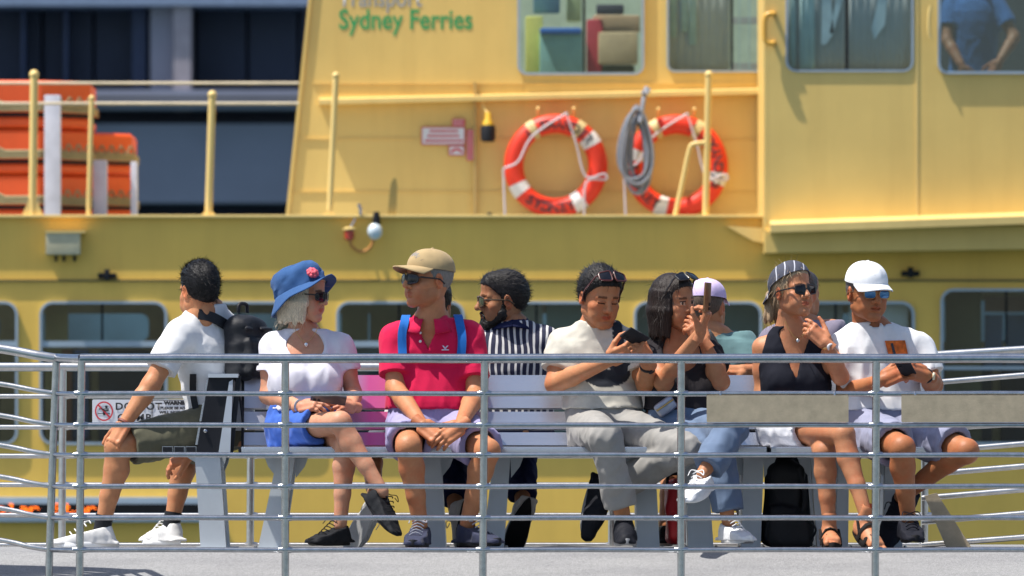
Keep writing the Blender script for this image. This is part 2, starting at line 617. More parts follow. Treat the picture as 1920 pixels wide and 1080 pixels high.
def joinm(parts):
    V, Q, C = [], [], []
    o = 0
    for v, q, c in parts:
        if len(v) == 0: continue
        V.append(v); Q.append(q+o); o += len(v)
        C.append(np.broadcast_to(np.asarray(c, float), (len(v), 3)))
    return np.concatenate(V), np.concatenate(Q), np.concatenate(C)
# ------------------------------------------------------------------ people
def frame3(f, up=(0, 0, 1), roll=0.0):
    f = nrm(f); r = nrm(np.cross(f, up)); u = np.cross(r, f)
    if roll:
        c, s_ = math.cos(roll), math.sin(roll)
        r, u = r*c+u*s_, u*c-r*s_
    return np.stack([r, f, u], 1)      # columns: right, forward, up

# --- hands: x along the fingers, y towards the thumb, z the back of the hand (a right hand)
_hands = {}
def hand_mesh(pose):
    if pose in _hands: return _hands[pose]
    curls = {'flat': [(8, 12, 8)]*4, 'relax': [(20, 28, 18), (24, 32, 20), (28, 36, 22), (32, 38, 24)],
             'hold': [(48, 50, 25), (50, 52, 28), (52, 54, 30), (54, 56, 30)],
             'fist': [(62, 80, 45), (64, 82, 46), (66, 84, 48), (68, 84, 48)],
             'chin': [(10, 30, 20), (22, 42, 26), (34, 52, 30), (44, 58, 34)],
             'knee': [(14, 34, 22), (18, 36, 24), (20, 38, 24), (24, 40, 26)]}[pose]
    F = Field((-.05, -.07, -.11), (.205, .095, .05), .0034)
    F.add(cone((-.05, 0, 0), (.0, 0, 0), .0265, .026), .01)
    F.add(rbox((.048, 0, -.003), (.052, .040, .0135), None, .012), .014)
    F.add(cone((.0, 0, -.002), (.085, 0, .001), .020, .017), .012)
    for i, (by, ln) in enumerate(zip((.030, .0105, -.0095, -.029), (.074, .082, .077, .060))):
        p = np.array([.092-.004*abs(i-1.2), by, .0]); a = 0.0
        spread = (1.2-i)*2.2
        for sgl, cv, r in zip((.46, .30, .24), curls[i], ((.0098, .0092), (.0090, .0083), (.0080, .0068))):
            a += math.radians(cv)
            d = np.array([math.cos(a)*math.cos(math.radians(spread)), math.sin(math.radians(spread)), -math.sin(a)])
            q = p+d*ln*sgl
            F.add(cone(p, q, r[0], r[1]), .004)
            p = q
        F.add(ell((.092, by, .004), (.011, .010, .010)), .008)
    th = {'flat': 10, 'relax': 24, 'hold': 50, 'fist': 62, 'chin': 0, 'knee': 12}[pose]
    a = math.radians(th)
    p0 = np.array([.012, .028, -.006]); p1 = np.array([.048, .056, -.014-.016*math.sin(a)])
    p2 = p1+.034*np.array([math.cos(.5), math.sin(.5)*math.cos(a), -math.sin(a)*.9-.1])
    p3 = p2+.028*nrm(np.array([1, .25-.6*math.sin(a), -math.sin(a)*.8]))
    F.add(cone(p0, p1, .019, .0125), .012); F.add(cone(p1, p2, .0125, .0108), .004); F.add(cone(p2, p3, .0106, .0085), .004)
    _hands[pose] = F.mesh()
    return _hands[pose]

def put_hand(pose, left, wrist, tip, normal, k=1.0):
    V, Q = hand_mesh(pose)
    ex = nrm(np.asarray(tip)-np.asarray(wrist)); ez = nrm(normal); ez = nrm(ez-ex*np.dot(ex, ez)); ey = np.cross(ez, ex)
    W = V*k
    if left:
        W = W*np.array([1, -1, 1]); Q = Q[:, ::-1]
    return np.asarray(wrist)+W[:, :1]*ex+W[:, 1:2]*ey+W[:, 2:]*ez, Q

# --- heads: x right, y forward, z up, origin at eye height in the middle of the skull
SKULL = ((0, -.012, .026), (.0775, .098, .092))
def head_mesh(h):
    fem = h.get('fem', 0); w = h.get('w', 1.0)
    F = Field((-.10, -.125, -.20), (.10, .135, .135), .0030)
    F.add(ell(SKULL[0], (SKULL[1][0]*w, SKULL[1][1], SKULL[1][2])), .02)
    F.add(ell((0, .032, -.035), (.062*w, .062, .078)), .03)
    jw = (.052-.006*fem)*w
    for s in (-1, 1):
        F.add(cone((s*jw, .004, -.062), (s*.016, .072, -.104), .021-.003*fem, .016), .025)
        F.add(ell((s*.043*w, .060, -.028), (.021, .019, .016)), .022)
        F.add(cone((s*.010, .088, .020), (s*.044, .073, .017), .0095-.002*fem, .009), .014)
        F.add(ell((s*.036, .066, -.062), (.022, .022, .024)), .022)
    F.add(ell((0, .076, -.103), (.020, .017, .015)), .018)
    F.add(ell((0, .050, .066), (.052*w, .040, .045)), .035)
    for s in (-1, 1):
        F.add(ell((s*.032, .101, .000), (.019, .016, .0125)), .012, sub=True)
        F.add(ell((s*.031, .0795, -.001), (.0145, .0125, .0125)), .004)
        lid = .004 if h.get('down') else .009
        F.add(cone((s*.018, .090, lid-.002), (s*.045, .081, lid-.003), .0042, .0042), .004)
        F.add(cone((s*.019, .089, -.011), (s*.044, .081, -.010), .0035, .0035), .005)
    ns = h.get('nose', 1.0)
    F.add(cone((0, .090, .014), (0, .094+.018*ns, -.028), .0085, .0115*ns**.5), .011)
    F.add(ell((0, .099+.014*ns, -.033), (.0125, .0115, .0105)), .008)
    for s in (-1, 1):
        F.add(ell((s*.0135, .098, -.036), (.0085, .010, .0085)), .006)
        F.add(ell((s*.006, .104+.008*ns, -.043), (.0035, .006, .003)), .003, sub=True)
    F.add(cone((-.018, .088, -.063), (0, .0965, -.0595), .0045, .0062), .006)
    F.add(cone((.018, .088, -.063), (0, .0965, -.0595), .0045, .0062), .006)
    F.add(cone((-.015, .088, -.0725), (.015, .088, -.0725), .0068, .0068), .006)
    F.add(ell((0, .093, -.0725), (.012, .006, .006)), .006)
    if h.get('smile'):
        F.add(cone((-.024, .086, -.0645), (0, .099, -.069), .0026, .0036), .003, sub=True)
        F.add(cone((.024, .086, -.0645), (0, .099, -.069), .0026, .0036), .003, sub=True)
    else:
        F.add(cone((-.020, .093, -.067), (0, .1005, -.0665), .0015, .0018), .003, sub=True)
        F.add(cone((.020, .093, -.067), (0, .1005, -.0665), .0015, .0018), .003, sub=True)
    for s in (-1, 1):
        R = frame3((.25*s, 1, 0)); 
        a = math.radians(-12)
        T = R @ np.array([[1, 0, 0], [0, math.cos(a), -math.sin(a)], [0, math.sin(a), math.cos(a)]])
        F.add(ell((s*.0785*w, -.006, -.008), (.0085, .0195, .033), T), .008)
        F.add(ell((s*.0865*w, -.002, -.006), (.006, .011, .019), T), .005, sub=True)
        F.add(ell((s*.081*w, .010, -.012), (.006, .005, .008)), .004)
    F.add(cone((0, -.018, -.05), (0, -.026, -.125), (.055-.010*fem), (.046-.010*fem)), .03)
    V, Q = F.mesh()
    x, y, z = V.T
    C = np.ones((len(V), 3))
    def mixc(m, c):
        m = np.clip(m, 0, 1)[:, None]
        C[:] = C*(1-m)+C*np.asarray(c)*m
    g = lambda cx, cy, cz, rx, ry, rz: np.clip(1.5-1.5*np.sqrt(((x-cx)/rx)**2+((y-cy)/ry)**2+((z-cz)/rz)**2), 0, 1)
    lip = h.get('lip', (.82, .55, .55))
    mixc(g(0, .092, -.066, .026, .03, .013)*2*(y > .07), lip)
    for s in (-1, 1):
        mixc(g(s*.043, .06, -.03, .03, .04, .03)*.8, (1.05, .86, .84))
        mixc((np.abs(z-(.022-.10*np.maximum(0, np.abs(x)-.030)))< .0048)*(np.abs(x-s*.031) < .017)*(y > .055)*1.0*h.get('browk', .8), h.get('brow', (.16, .13, .12)))
        if h.get('eyes'):
            lo = -.0095; hi = .001 if h['eyes'] == 'down' else .006
            e = (np.abs(x-s*.031) < .0135*np.sqrt(np.clip(1-((z+.002)/.011)**2, 0, 1)))*(z > lo)*(z < hi)*(y > .078)
            if h['eyes'] == 'down':
                mixc(((np.abs(z+.0055) < .0028)*(np.abs(x-s*.031) < .015)*(y > .074))*1.0, (.08, .07, .07))
                mixc(((np.abs(z-.001) < .006)*(np.abs(x-s*.031) < .016)*(y > .074))*.4, (.7, .62, .6))
            else:
                mixc(e*1.0, (1.5, 2.3, 3.2))
                mixc((np.sqrt((x-s*.031-h.get('gaze', 0))**2+(z+.001)**2) < .0062)*(y > .078)*1.0, (.05, .035, .03))
                mixc(((np.abs(z-.0068) < .0026)*(np.abs(x-s*.031) < .0155)*(y > .074))*1.0, (.12, .1, .1))
        mixc(g(s*.082, -.006, -.008, .022, .03, .045)*1.2*(np.abs(x) > .07), (1.12, .80, .74))
    if h.get('stubble'):
        st = (z < -.045+.25*np.maximum(0, .06-y))*(z > -.13)*(y > -.005)
        mixc(st*h['stubble']*(1-g(0, .092, -.066, .02, .03, .012)), (.62, .58, .58))
    return V, Q, C

def hair_mesh(h, style, seed=1):
    """short / crop / bob / back: a cap of hair that follows the skull, cut at the hairline, with combed locks"""
    w = h.get('w', 1.0)
    t = h.get('hair_t', .016)
    H = .0040
    F = Field((-.15, -.20, -.22), (.15, .14, .16), H)
    F.add(ell((SKULL[0][0], SKULL[0][1]-.002, SKULL[0][2]+.003), (SKULL[1][0]*w+t*(.8 if style in ('bob', 'pony') else .42), SKULL[1][1]+t*.6, SKULL[1][2]+t)), 0)
    F.add(ell((0, .049, .066), (.052*w+t*.55, .040+t*.6, .045+t*.75)), .02)
    ks = {'short': ([-.14, -.085, -.05, -.03, .0, .016, .028, .055, .078, .10], [-.058, -.058, -.056, -.022, -.004, -.026, .018, .046, .066, .074]),
          'bob': ([-.14, -.05, .0, .03, .06, .09], [-.11, -.10, -.05, .006, .050, .072])}
    ky, kz = ks['short' if style in ('short', 'crop', 'fade') else 'bob']
    X, Y, Z = F.ax[0][:, None, None], F.ax[1][None, :, None], F.ax[2][None, None, :]
    hl = np.interp(F.ax[1], ky, kz)[None, :, None]
    F.d = np.maximum(F.d, ((hl-Z)*.75).astype(np.float32))
    if style in ('bob', 'pony'):
        ln = h.get('hair_len', -.12)
        if style == 'bob':
            for i, an in enumerate(np.linspace(58, 302, 23)):
                a = math.radians(an)
                rx, ry = .074*w, .092
                jit = math.sin(i*2.3)*.010
                top = (math.sin(a)*rx, -.012+math.cos(a)*ry, .045)
                mid = (math.sin(a)*(rx+.012), -.012+math.cos(a)*(ry+.010), -.035)
                bot = (math.sin(a)*(rx+.006+jit*.4), -.014+math.cos(a)*(ry+.002), ln+jit)
                F.add(cone(top, mid, .014, .017), .012); F.add(cone(mid, bot, .017, .010), .012)
        else:
            F.add(cone((0, -.108, .02), (0, -.135, -.01), .020, .026), .012)
            for i in range(9):
                a = random.uniform(-1, 1); b = random.uniform(-1, 1)
                F.add(cone((a*.012, -.13+b*.010, 0), (a*.040, -.135+b*.020-.01, -.10-.03*random.random()), .020, .010), .012)
    f1 = 150 if style in ('short', 'crop', 'fade') else 115
    r = np.random.RandomState(seed)
    ph = r.uniform(0, 6, 6)
    def comb(x, y, z):
        if style in ('short', 'crop', 'fade'):
            u = x*f1+14*np.sin(y*22+ph[0])+z*30
            v = x*f1*1.9-y*60+6*np.sin(z*40+ph[1])
            return .0010*(np.abs(np.sin(u*1.3+ph[2]))-.5)+.0007*np.sin(v*1.2+ph[3])+.0009*np.sin(y*60+x*25+ph[4])*np.sin(x*55+z*40+ph[5])
        an = np.arctan2(x, y)
        return .0017*(np.abs(np.sin(an*23+z*14+ph[0]+1.5*np.sin(z*30+ph[1])))-.5)+.0014*np.sin(an*47-z*24+ph[2])
    F.warp(comb, .03)
    return F.mesh()

def strands(V, Q, n, length, seed, lift=.004, wdt=.0013, down=True, back=False, keep=None):
    """loose hairs standing off a hair mesh: thin ribbons"""
    r = np.random.RandomState(seed)
    a, b, c = V[Q[:, 0]], V[Q[:, 1]], V[Q[:, 2]]
    N = np.cross(b-a, c-a); N /= np.linalg.norm(N, axis=1)[:, None]+1e-9
    cen = V[Q].mean(1)
    ok = np.ones(len(Q), bool) if keep is None else keep(cen)
    ids = np.nonzero(ok)[0]
    ids = ids[r.randint(0, len(ids), n)]
    p, nn = cen[ids], N[ids]
    g = np.array([0, -.35 if back else 0, -1.0]) if down else np.array([0, -1.0, .1])
    t = g-nn*(nn @ g)[:, None]
    t += r.normal(size=t.shape)*.35
    t /= np.linalg.norm(t, axis=1)[:, None]+1e-9
    sd = np.cross(t, nn)
    ln = length*r.uniform(.5, 1.3, (n, 1)); lf = lift*r.uniform(.2, 1.6, (n, 1))
    W = wdt*r.uniform(.7, 1.3, (n, 1))
    k = [p-nn*.002, p+t*ln*.5+nn*lf, p+t*ln+nn*lf*1.1]
    vs = np.stack([k[0]-sd*W, k[0]+sd*W, k[1]-sd*W*.8, k[1]+sd*W*.8, k[2]-sd*W*.2, k[2]+sd*W*.2], 1).reshape(-1, 3)
    o = np.arange(n)[:, None]*6
    q = np.concatenate([o+np.array([[0, 1, 3, 2]]), o+np.array([[2, 3, 5, 4]])])
    return vs, q

def cap_parts(tilt=0.0, reverse=False, grow=1.0):
    """(crown, brim) in head space"""
    cr, br = MB(), MB()
    n = 48
    cx, cy, cz = 0, -.010, .042
    rx, ry, rz = .0885*grow, .1105*grow, .090*grow
    rows = []
    for i in range(13):
        t = math.pi/2*i/12
        row = []
        for k in range(n):
            a = 2*math.pi*k/n
            g = 1-.010*math.exp(-((((k*6/n) % 1)-.0)/.10)**2)-.010*math.exp(-((((k*6/n) % 1)-1)/.10)**2)
            pw = math.cos(t)**.82
            fr = 1.0+.05*max(0, math.cos(a))*math.sin(2*t)
            wr = 1+.008*math.sin(5*a+3*t)*math.sin(2*t)
            row.append((cx+rx*pw*math.sin(a)*g*wr, cy+ry*pw*math.cos(a)*g*fr*wr, cz+rz*math.sin(t)*g))
        rows.append(row)
    grid_mb(cr, rows, closeu=True)
    inner = [[(cx+(x-cx)*.955, cy+(y-cy)*.955, cz+(z-cz)*.96) for x, y, z in r] for r in (rows[0], rows[2])]
    grid_mb(cr, [rows[0], inner[0], inner[1]], closeu=True)
    cr.ball((cx, cy+.002, cz+rz), (.008, .008, .005), 10)
    for sgn, dz in ((1, 0.0), (-1, -.0045)):
        rows = []
        for j in range(9):
            s = j/8
            row = []
            for k in range(19):
                a = math.radians(-68+136*k/18)
                e = (cx+rx*math.sin(a)*1.0, cy+ry*math.cos(a)*1.0)
                out = .074*math.cos(a*.95)**.6 if abs(a) < 1.2 else .02
                x = e[0]*(1-.06*s*abs(math.sin(a)))
                y = e[1]+out*s
                z = cz+.008-.010*s-.026*(x/.085)**2*(.35+.65*s)+dz*(1 if 0 < j < 8 or True else 0)
                row.append((x, y, z))
            rows.append(row)
        if sgn < 0: rows = [r[::-1] for r in rows]
        grid_mb(br, rows)
    # rim closing the two skins
    ob = 9*19
    fs = []
    top = [8*19+k for k in range(19)]; bot = [ob+8*19+18-k for k in range(19)]
    fs += [(top[k], top[k+1], bot[k+1], bot[k]) for k in range(18)]
    br.add([], [])
    br.f += fs; br.m += [0]*len(fs)
    Rz = np.diag([-1, -1, 1.0]) if reverse else np.eye(3)
    c, s = math.cos(tilt), math.sin(tilt)
    Rx = np.array([[1, 0, 0], [0, c, -s], [0, s, c]])
    for mb in (cr, br):
        mb.v = [tuple(Rx @ (Rz @ np.array(p))) for p in mb.v]
    return cr, br

def glasses_parts(style='wrap', up=0.0, back=0.0):
    """(frame, [lens, lens]) in head space; up/back move them onto the hair"""
    fr = MB(); ln = []
    hw, hh, rr = {'wrap': (.031, .0185, .014), 'way': (.0265, .0205, .010), 'avi': (.0265, .0225, .014), 'oval': (.026, .018, .014)}[style]
    dz = -.004
    for s in (-1, 1):
        lp = rrect(-hw, -hh, hw, hh, rr, 5)
        lens = MB()
        yaw = math.radians(20 if style == 'wrap' else 10)*s
        pts = []
        for x, z in lp:
            zz = z*(1-.18*(x*s/hw)) if style != 'oval' else z
            xx = x*math.cos(yaw); yy = -x*math.sin(yaw)
            pts.append(np.array([s*.0335+xx, .1035+yy-1.2*x*x, dz+zz]))
        cen = np.array([s*.0335, .1065, dz])
        n = len(pts)
        vs = [cen]+[p+(cen-p)*.45+np.array([0, .0012, 0]) for p in pts]+pts
        fs = [(0, 1+k, 1+(k+1) % n) for k in range(n)]+[(1+k, 1+n+k, 1+n+(k+1) % n, 1+(k+1) % n) for k in range(n)]
        b = [p-np.array([0, .003, 0]) for p in vs]
        fs2 = [tuple(i+len(vs) for i in f[::-1]) for f in fs]
        lens.add(vs+b, [f[::-1] for f in fs]+[f[::-1] for f in fs2])
        ln.append(lens)
        fr.tube(pts, .0022 if style in ('avi', 'oval') else .0034, 6, closed=True)
        side = pts[0] if False else np.array([s*(.0335+hw*math.cos(yaw)), .1035-abs(hw*math.sin(yaw))-1.2*hw*hw, dz+hh*.35])
        tr = .0018 if style in ('avi', 'oval') else .0036
        fr.tube([side, side+np.array([s*.008, -.012, .002]), np.array([s*.0835, .02, .002]), np.array([s*.084, -.006, .000]), np.array([s*.083, -.03, -.018])], tr, 6)
    fr.tube([(-.010, .106, dz+.004), (0, .110, dz+.006), (.010, .106, dz+.004)], .0024, 6)
    if up:
        for mb in [fr]+ln:
            c, s_ = math.cos(up), math.sin(up)
            mb.v = [(x*1.04, ((y+.012)*c-(z-.026)*s_)*1.13-.012+back, ((y+.012)*s_+(z-.026)*c)*1.13+.026) for x, y, z in mb.v]
    return fr, ln

# --- shoes: x heel to toe, z up from the sole, y sideways
_shoe = {}
def shoe_mesh(kind='low'):
    if kind in _shoe: return _shoe[kind]
    F = Field((-.03, -.07, -.005), (.31, .07, .16), .0042)
    hi = .092 if kind == 'low' else .13
    F.add(cone((.032, 0, .040), (.046, 0, hi-.008), .036, .033), .02)
    F.add(cone((.06, 0, .052), (.17, 0, .036), .044, .043), .03)
    F.add(cone((.17, .0, .034), (.245, -.004, .026), .043, .033), .03)
    F.add(rbox((.125, 0, .012), (.145, .040, .016), None, .012), .02)
    F.add(cone((.085, 0, .085), (.15, 0, .066), .026, .022), .03)
    F.cut((0, 0, .014), (0, 0, -1))
    F.add(cone((.05, 0, .085), (.052, 0, .16), .029, .033), .004, sub=True)
    F.cut((.05, 0, hi-.006), (.25, 0, 1) if kind == 'low' else (.1, 0, 1))
    F.warp(folds(70, 3, .0015), .012)
    up = F.mesh()
    # sole
    out = []
    for i in range(40):
        a = 2*math.pi*i/40
        x = .130+.150*math.cos(a); 
        wd = .040+.008*math.cos(a-.3)-.006*math.cos(2*a)
        y = wd*math.sin(a)*(1.0+.12*math.cos(a))
        out.append((x, y))
    so = MB()
    rows = [[(x*.97+.004, y*.93, .0+.012*max(0, (x-.21)/.07)**2) for x, y in out], [(x, y, .004+.012*max(0, (x-.21)/.07)**2) for x, y in out],
            [(x, y, .022+.012*max(0, (x-.21)/.07)**2) for x, y in out], [(x*.985+.002, y*.95, .026+.012*max(0, (x-.21)/.07)**2) for x, y in out]]
    grid_mb(so, rows, closeu=True)
    so.add(rows[0], [tuple(range(39, -1, -1))]); so.add(rows[-1], [tuple(range(40))])
    la = MB()
    for i in range(5):
        x = .105+.020*i; z = .112-.0125*i+.002
        la.tube([(x-.004, -.026, z-.010), (x+.003, -.012, z-.0005), (x+.006, 0, z+.003), (x+.003, .012, z-.0005), (x-.004, .026, z-.010)], .0028, 5)
    la.tube(bez([(.10, 0, .118), (.11, .03, .126), (.13, .04, .108), (.115, .02, .115)], 12), .0022, 5)
    la.tube(bez([(.10, 0, .118), (.11, -.03, .124), (.135, -.036, .104)], 10), .0022, 5)
    _shoe[kind] = (up, so, la)
    return _shoe[kind]

def foot_mesh():
    if 'foot' in _shoe: return _shoe['foot']
    F = Field((-.03, -.07, -.005), (.29, .07, .15), .0042)
    F.add(cone((.035, 0, .035), (.055, 0, .14), .034, .034), .02)
    F.add(cone((.05, 0, .05), (.165, .0, .030), .036, .030), .03)
    F.add(rbox((.13, 0, .022), (.09, .038, .018), None, .015), .03)
    for i, (y, x, r) in enumerate(((.030, .235, .0135), (.010, .232, .0095), (-.006, .225, .009), (-.021, .215, .0085), (-.034, .203, .0085))):
        F.add(cone((.16, y*.8, .022), (x, y, .013), .014, r), .006)
    F.cut((0, 0, .003), (0, 0, -1))
    _shoe['foot'] = F.mesh()
    return _shoe['foot']

def shoe_frame(ankle, toe_dir, up_hint, left, k=1.0):
    ex = nrm(toe_dir); ez = nrm(np.asarray(up_hint)-ex*np.dot(ex, up_hint)); ey = np.cross(ez, ex)
    if left: pass
    R = np.stack([ex, ey, ez], 1)
    o = np.asarray(ankle)-R @ np.array([.050, 0, .095])*k
    return R*k, o

def xf(V, R, o): return np.asarray(V) @ np.asarray(R).T+o

def mb_xf(mb, R, o):
    mb.v = [tuple(p) for p in xf(np.array(mb.v), R, o)]
    return mb

SKINMAT = {}
def skin(col):
    col = (col[0]*1.0, col[1]*.92, col[2]*.82)
    if col not in SKINMAT:
        SKINMAT[col] = vcol_mat('skin', col, .50, .32, 130, .28, .10)
    return SKINMAT[col]
HAIRMAT = {}
def hairmat(col, rough=.38):
    if col not in HAIRMAT:
        HAIRMAT[col] = simple('hair', col, .40 if max(col) < .1 else .5, 0, .45, 90, .35, 400, .22 if max(col) < .1 else .3, stretch=(6, 6, .8))
    return HAIRMAT[col]

def person(sp):
    k = sp.get('k', 1.0)                       # limb thickness
    f = nrm((*sp['face'], 0)); r = np.array([f[1], -f[0], 0.0])
    yaw = math.atan2(r[1], r[0])
    P, N, H = A(*sp['pel']), A(*sp['neck']), A(*sp['head'])
    Cc = A(*sp['chest']) if 'chest' in sp else None
    J = {}
    for key in ('sh', 'el', 'wr', 'tip', 'hip', 'kn', 'an'):
        if key in sp: J[key] = [A(*q) for q in sp[key]]        # right, left
    sz = (J['sh'][0][2]+J['sh'][1][2])/2
    wS, wW, wH, dp = sp.get('w', (.165, .15, .17, .115))      # half widths of shoulders, waist, hips; half depth
    zs = [(P[2]-.085, wH*.90, dp*.95), (P[2], wH, dp*1.12), (P[2]+.10, wW*1.02, dp*(1.02+sp.get('belly', 0))), (P[2]+.19, wW, dp*(1+sp.get('belly', 0)*.7)),
          (sz-.13, wS*.98, dp*1.04), (sz-.05, wS*1.0, dp*.95), (sz-.005, wS*.90, dp*.80), (sz+.03, wS*.62, dp*.68), (N[2]+.0, .062*k, .060*k), (N[2]+.03, .052*k, .052*k)]
    zs = [z for i, z in enumerate(zs) if i < 4 or z[0] > zs[3][0]+.01]
    zs.sort()
    ax_z = [P[2]-.09, P[2]]+([Cc[2]] if Cc is not None else [])+[N[2]]
    ax_p = [P, P]+([Cc] if Cc is not None else [])+[N]
    rows = []
    for z, a, b in zs:
        c = [np.interp(z, ax_z, [q[i] for q in ax_p]) for i in (0, 1)]
        rows.append((z, c[0], c[1], a, b))
    torso = stack(rows, yaw)
    fem = sp.get('fem', 0)
    pts = [P, N, H]+[q for v in J.values() for q in v]
    lo = np.min(pts, 0)-.22; hi = np.max(pts, 0)+.22
    lo[2] = max(lo[2], -.15)
    limbs = []           # (prim, kind)
    arms, legs = [[], []], [[], []]
    for i in (0, 1):
        s_, e, w = J['sh'][i], J['el'][i], J['wr'][i]
        arms[i] = [cone(s_, s_+(e-s_)*.5, .054*k, .046*k), cone(s_+(e-s_)*.5, e, .046*k, .039*k)]
        m = e+(w-e)*.3
        arms[i] += [cone(e, m, .039*k, .041*k), cone(m, w, .041*k, .0265*k)]
        if 'hip' in J:
            h_, kn, an = J['hip'][i], J['kn'][i], J['an'][i]
            back = nrm(np.cross(np.cross(nrm(kn-h_), nrm(an-kn)), nrm(an-kn)))
            back = nrm(h_-kn); back = nrm(back-nrm(an-kn)*np.dot(back, nrm(an-kn)))
            m1 = kn+(an-kn)*.28+back*.016*k
            m2 = kn+(an-kn)*.62+back*.004
            legs[i] = [cone(h_, kn, .080*k, .053*k), cone(kn, m1, .053*k, .054*k), cone(m1, m2, .054*k, .040*k), cone(m2, an, .040*k, .032*k)]
    traps = [cone(N+np.array([0, 0, .005]), J['sh'][i]+(N-J['sh'][i])*.12+np.array([0, 0, -.005]), .052*k, .046*k) for i in (0, 1)]
    neckc = cone(N-np.array([0, 0, .03]), H+np.array([0, 0, -.09])-.02*nrm(sp['hdir']), (.058-.008*fem), (.055-.008*fem))
    # ---- body: one continuous skin mesh
    F = Field(lo, hi, .0065)
    F.add(torso, .03)
    for t in traps: F.add(t, .04)
    F.add(neckc, .035)
    for i in (0, 1):
        for n_, c_ in enumerate(arms[i]): F.add(c_, .022 if n_ < 3 else .012)
        for n_, c_ in enumerate(legs[i]): F.add(c_, .014)
        if legs[i]:
            F.add(ell(J['kn'][i], (.052*k,)*3), .012)
    if fem:
        for s in (-1, 1):
            F.add(ell(np.array([np.interp(sz-.15, ax_z, [q[0] for q in ax_p]), np.interp(sz-.15, ax_z, [q[1] for q in ax_p]), sz-.15])+f*dp*.72+r*s*.072, (.062, .062, .062)), .04)
    V, Q = F.mesh()
    parts = [(V, Q, (1, 1, 1))]
    # ---- head
    Rh = frame3(sp['hdir'], roll=sp.get('roll', 0))*sp.get('hk', 1.0)
    hv, hq, hc = head_mesh(sp['hd'])
    parts.append((xf(hv, Rh, H), hq, hc))
    for i in (0, 1):
        if 'tip' in J:
            hv, hq = put_hand(sp['pose'][i], i == 1, J['wr'][i], J['tip'][i], sp['hn'][i], sp.get('handk', .95)*(.92 if fem else 1.0))
            parts.append((hv, hq, (1.02, .93, .92)))
    sh = sp.get('shoes')
    if sh:
        for i in (0, 1):
            if sh['kind'] == 'sandal':
                R, o = shoe_frame(J['an'][i], sh['toe'][i], sh['up'][i], i == 1, sh.get('k', 1.0))
                fv, fq = foot_mesh()
                if i == 0: fv, fq = fv*np.array([1, 1, 1]), fq
                else: fv, fq = fv*np.array([1, -1, 1]), fq[:, ::-1]
                parts.append((xf(fv, R, o), fq, (1, .95, .93)))
    V, Q, C = joinm(parts)
    body = link('person', np_mesh('person', V, Q, C), skin(sp['skin']))
    tag(body, sp['label'], 'person', 'people sitting on the benches')
    # ---- shirt
    st = sp.get('shirt')
    if st:
        F = Field(lo, hi, .0068)
        off = st.get('off', .011)
        F.add(torso, .03, off=off)
        for t in traps: F.add(t, .04, off=off-.002)
        if fem:
            for s in (-1, 1):
                F.add(ell(np.array([np.interp(sz-.15, ax_z, [q[0] for q in ax_p]), np.interp(sz-.15, ax_z, [q[1] for q in ax_p]), sz-.15])+f*dp*.72+r*s*.072, (.062, .062, .062)), .05, off=off)
        sl = st.get('sleeve', .6)
        for i in (0, 1):
            if sl <= 0: continue
            s_, e = J['sh'][i], J['el'][i]
            d = e-s_
            c_ = s_+d*sl
            F.add(cone(s_, s_+d, .056*k+min(off, .011), .056*k+min(off, .011)), .03, cuts=[(c_, nrm(d))])
        if sl <= 0:      # armholes
            for i in (0, 1):
                o_ = nrm(J['sh'][i]-N); o_[2] = 0; o_ = nrm(o_)
                F.cut(J['sh'][i]-o_*.012, nrm(o_+np.array([0, 0, .25])))
        hz = A(0, st['hem'], P[1])[2]
        F.cut((0, 0, hz), (0, 0, -1))
        F.cut((0, 0, N[2]+.022), (0, 0, 1))
        nk = st.get('neck', 'crew')
        F.add(cone(N+np.array([0, 0, .035])+f*.012, H-np.array([0, 0, .05]), .052-.006*fem, .060), .006, sub=True)
        if nk == 'scoop':
            F.add(ell(N+f*.075+np.array([0, 0, -.055]), (.082, .082, .085), frame3(f)), .006, sub=True)
        elif nk == 'v':
            for t in np.linspace(0, 1, 7):
                F.add(ell(N+f*(.075+.02*t)+np.array([0, 0, -.01-.15*t]), (.062*(1-t)+.012, .07, .04), frame3(f)), .004, sub=True)
        elif nk == 'crew':
            F.add(ell(N+f*.045+np.array([0, 0, .014]), (.052, .045, .026), frame3(f)), .008, sub=True)
        elif nk == 'polo':
            for t in np.linspace(0, 1, 6):
                F.add(ell(N+f*(.07+.01*t)+np.array([0, 0, .01-.10*t]), (.05*(1-t)+.008, .06, .03), frame3(f)), .004, sub=True)
        F.warp(folds(st.get('ff', 26), sp['seed'], st.get('fa', .0055)*.9, (1, 1, .7)), .03)
        F.warp(folds(62, sp['seed']+50, .0022, (1, 1, .8)), .03)
        V, Q = F.mesh()
        C = np.ones((len(V), 3))
        if st.get('paint'): st['paint'](V, C, locals())
        tm = st['mat']
        so = link('shirt', np_mesh('shirt', V, Q, C if st.get('paint') else None), tm, body)
        sp['_shirt'] = so
        if nk == 'crew' and not st.get('collar'):
            mb = MB(); mb.tube([N+r*math.sin(a)*(.063-.005*fem)+f*(math.cos(a)*.060+.013)+np.array([0, 0, .018-.021*math.cos(a)]) for a in np.linspace(0, 2*math.pi, 29)[:-1]], .0085, 8, closed=True, flat=1.0)
            mb.build('neckband', tm if not st.get('paint') else cloth((.54, .51, .44)), so)
        if sl > 0:
            for i in (0, 1):
                s_, e = J['sh'][i], J['el'][i]; d = e-s_; c_ = s_+d*sl; r_ = .056*k+min(off, .011)
                mb = MB(); mb.lathe([(r_-.006, -.002), (r_+.0022, -.0015), (r_+.0026, -.012), (r_+.0016, -.020), (r_-.006, -.022)], c_, nrm(d), 22)
                mb.build('sleeve_hem', tm if not st.get('paint') else cloth((.54, .51, .44)), so)
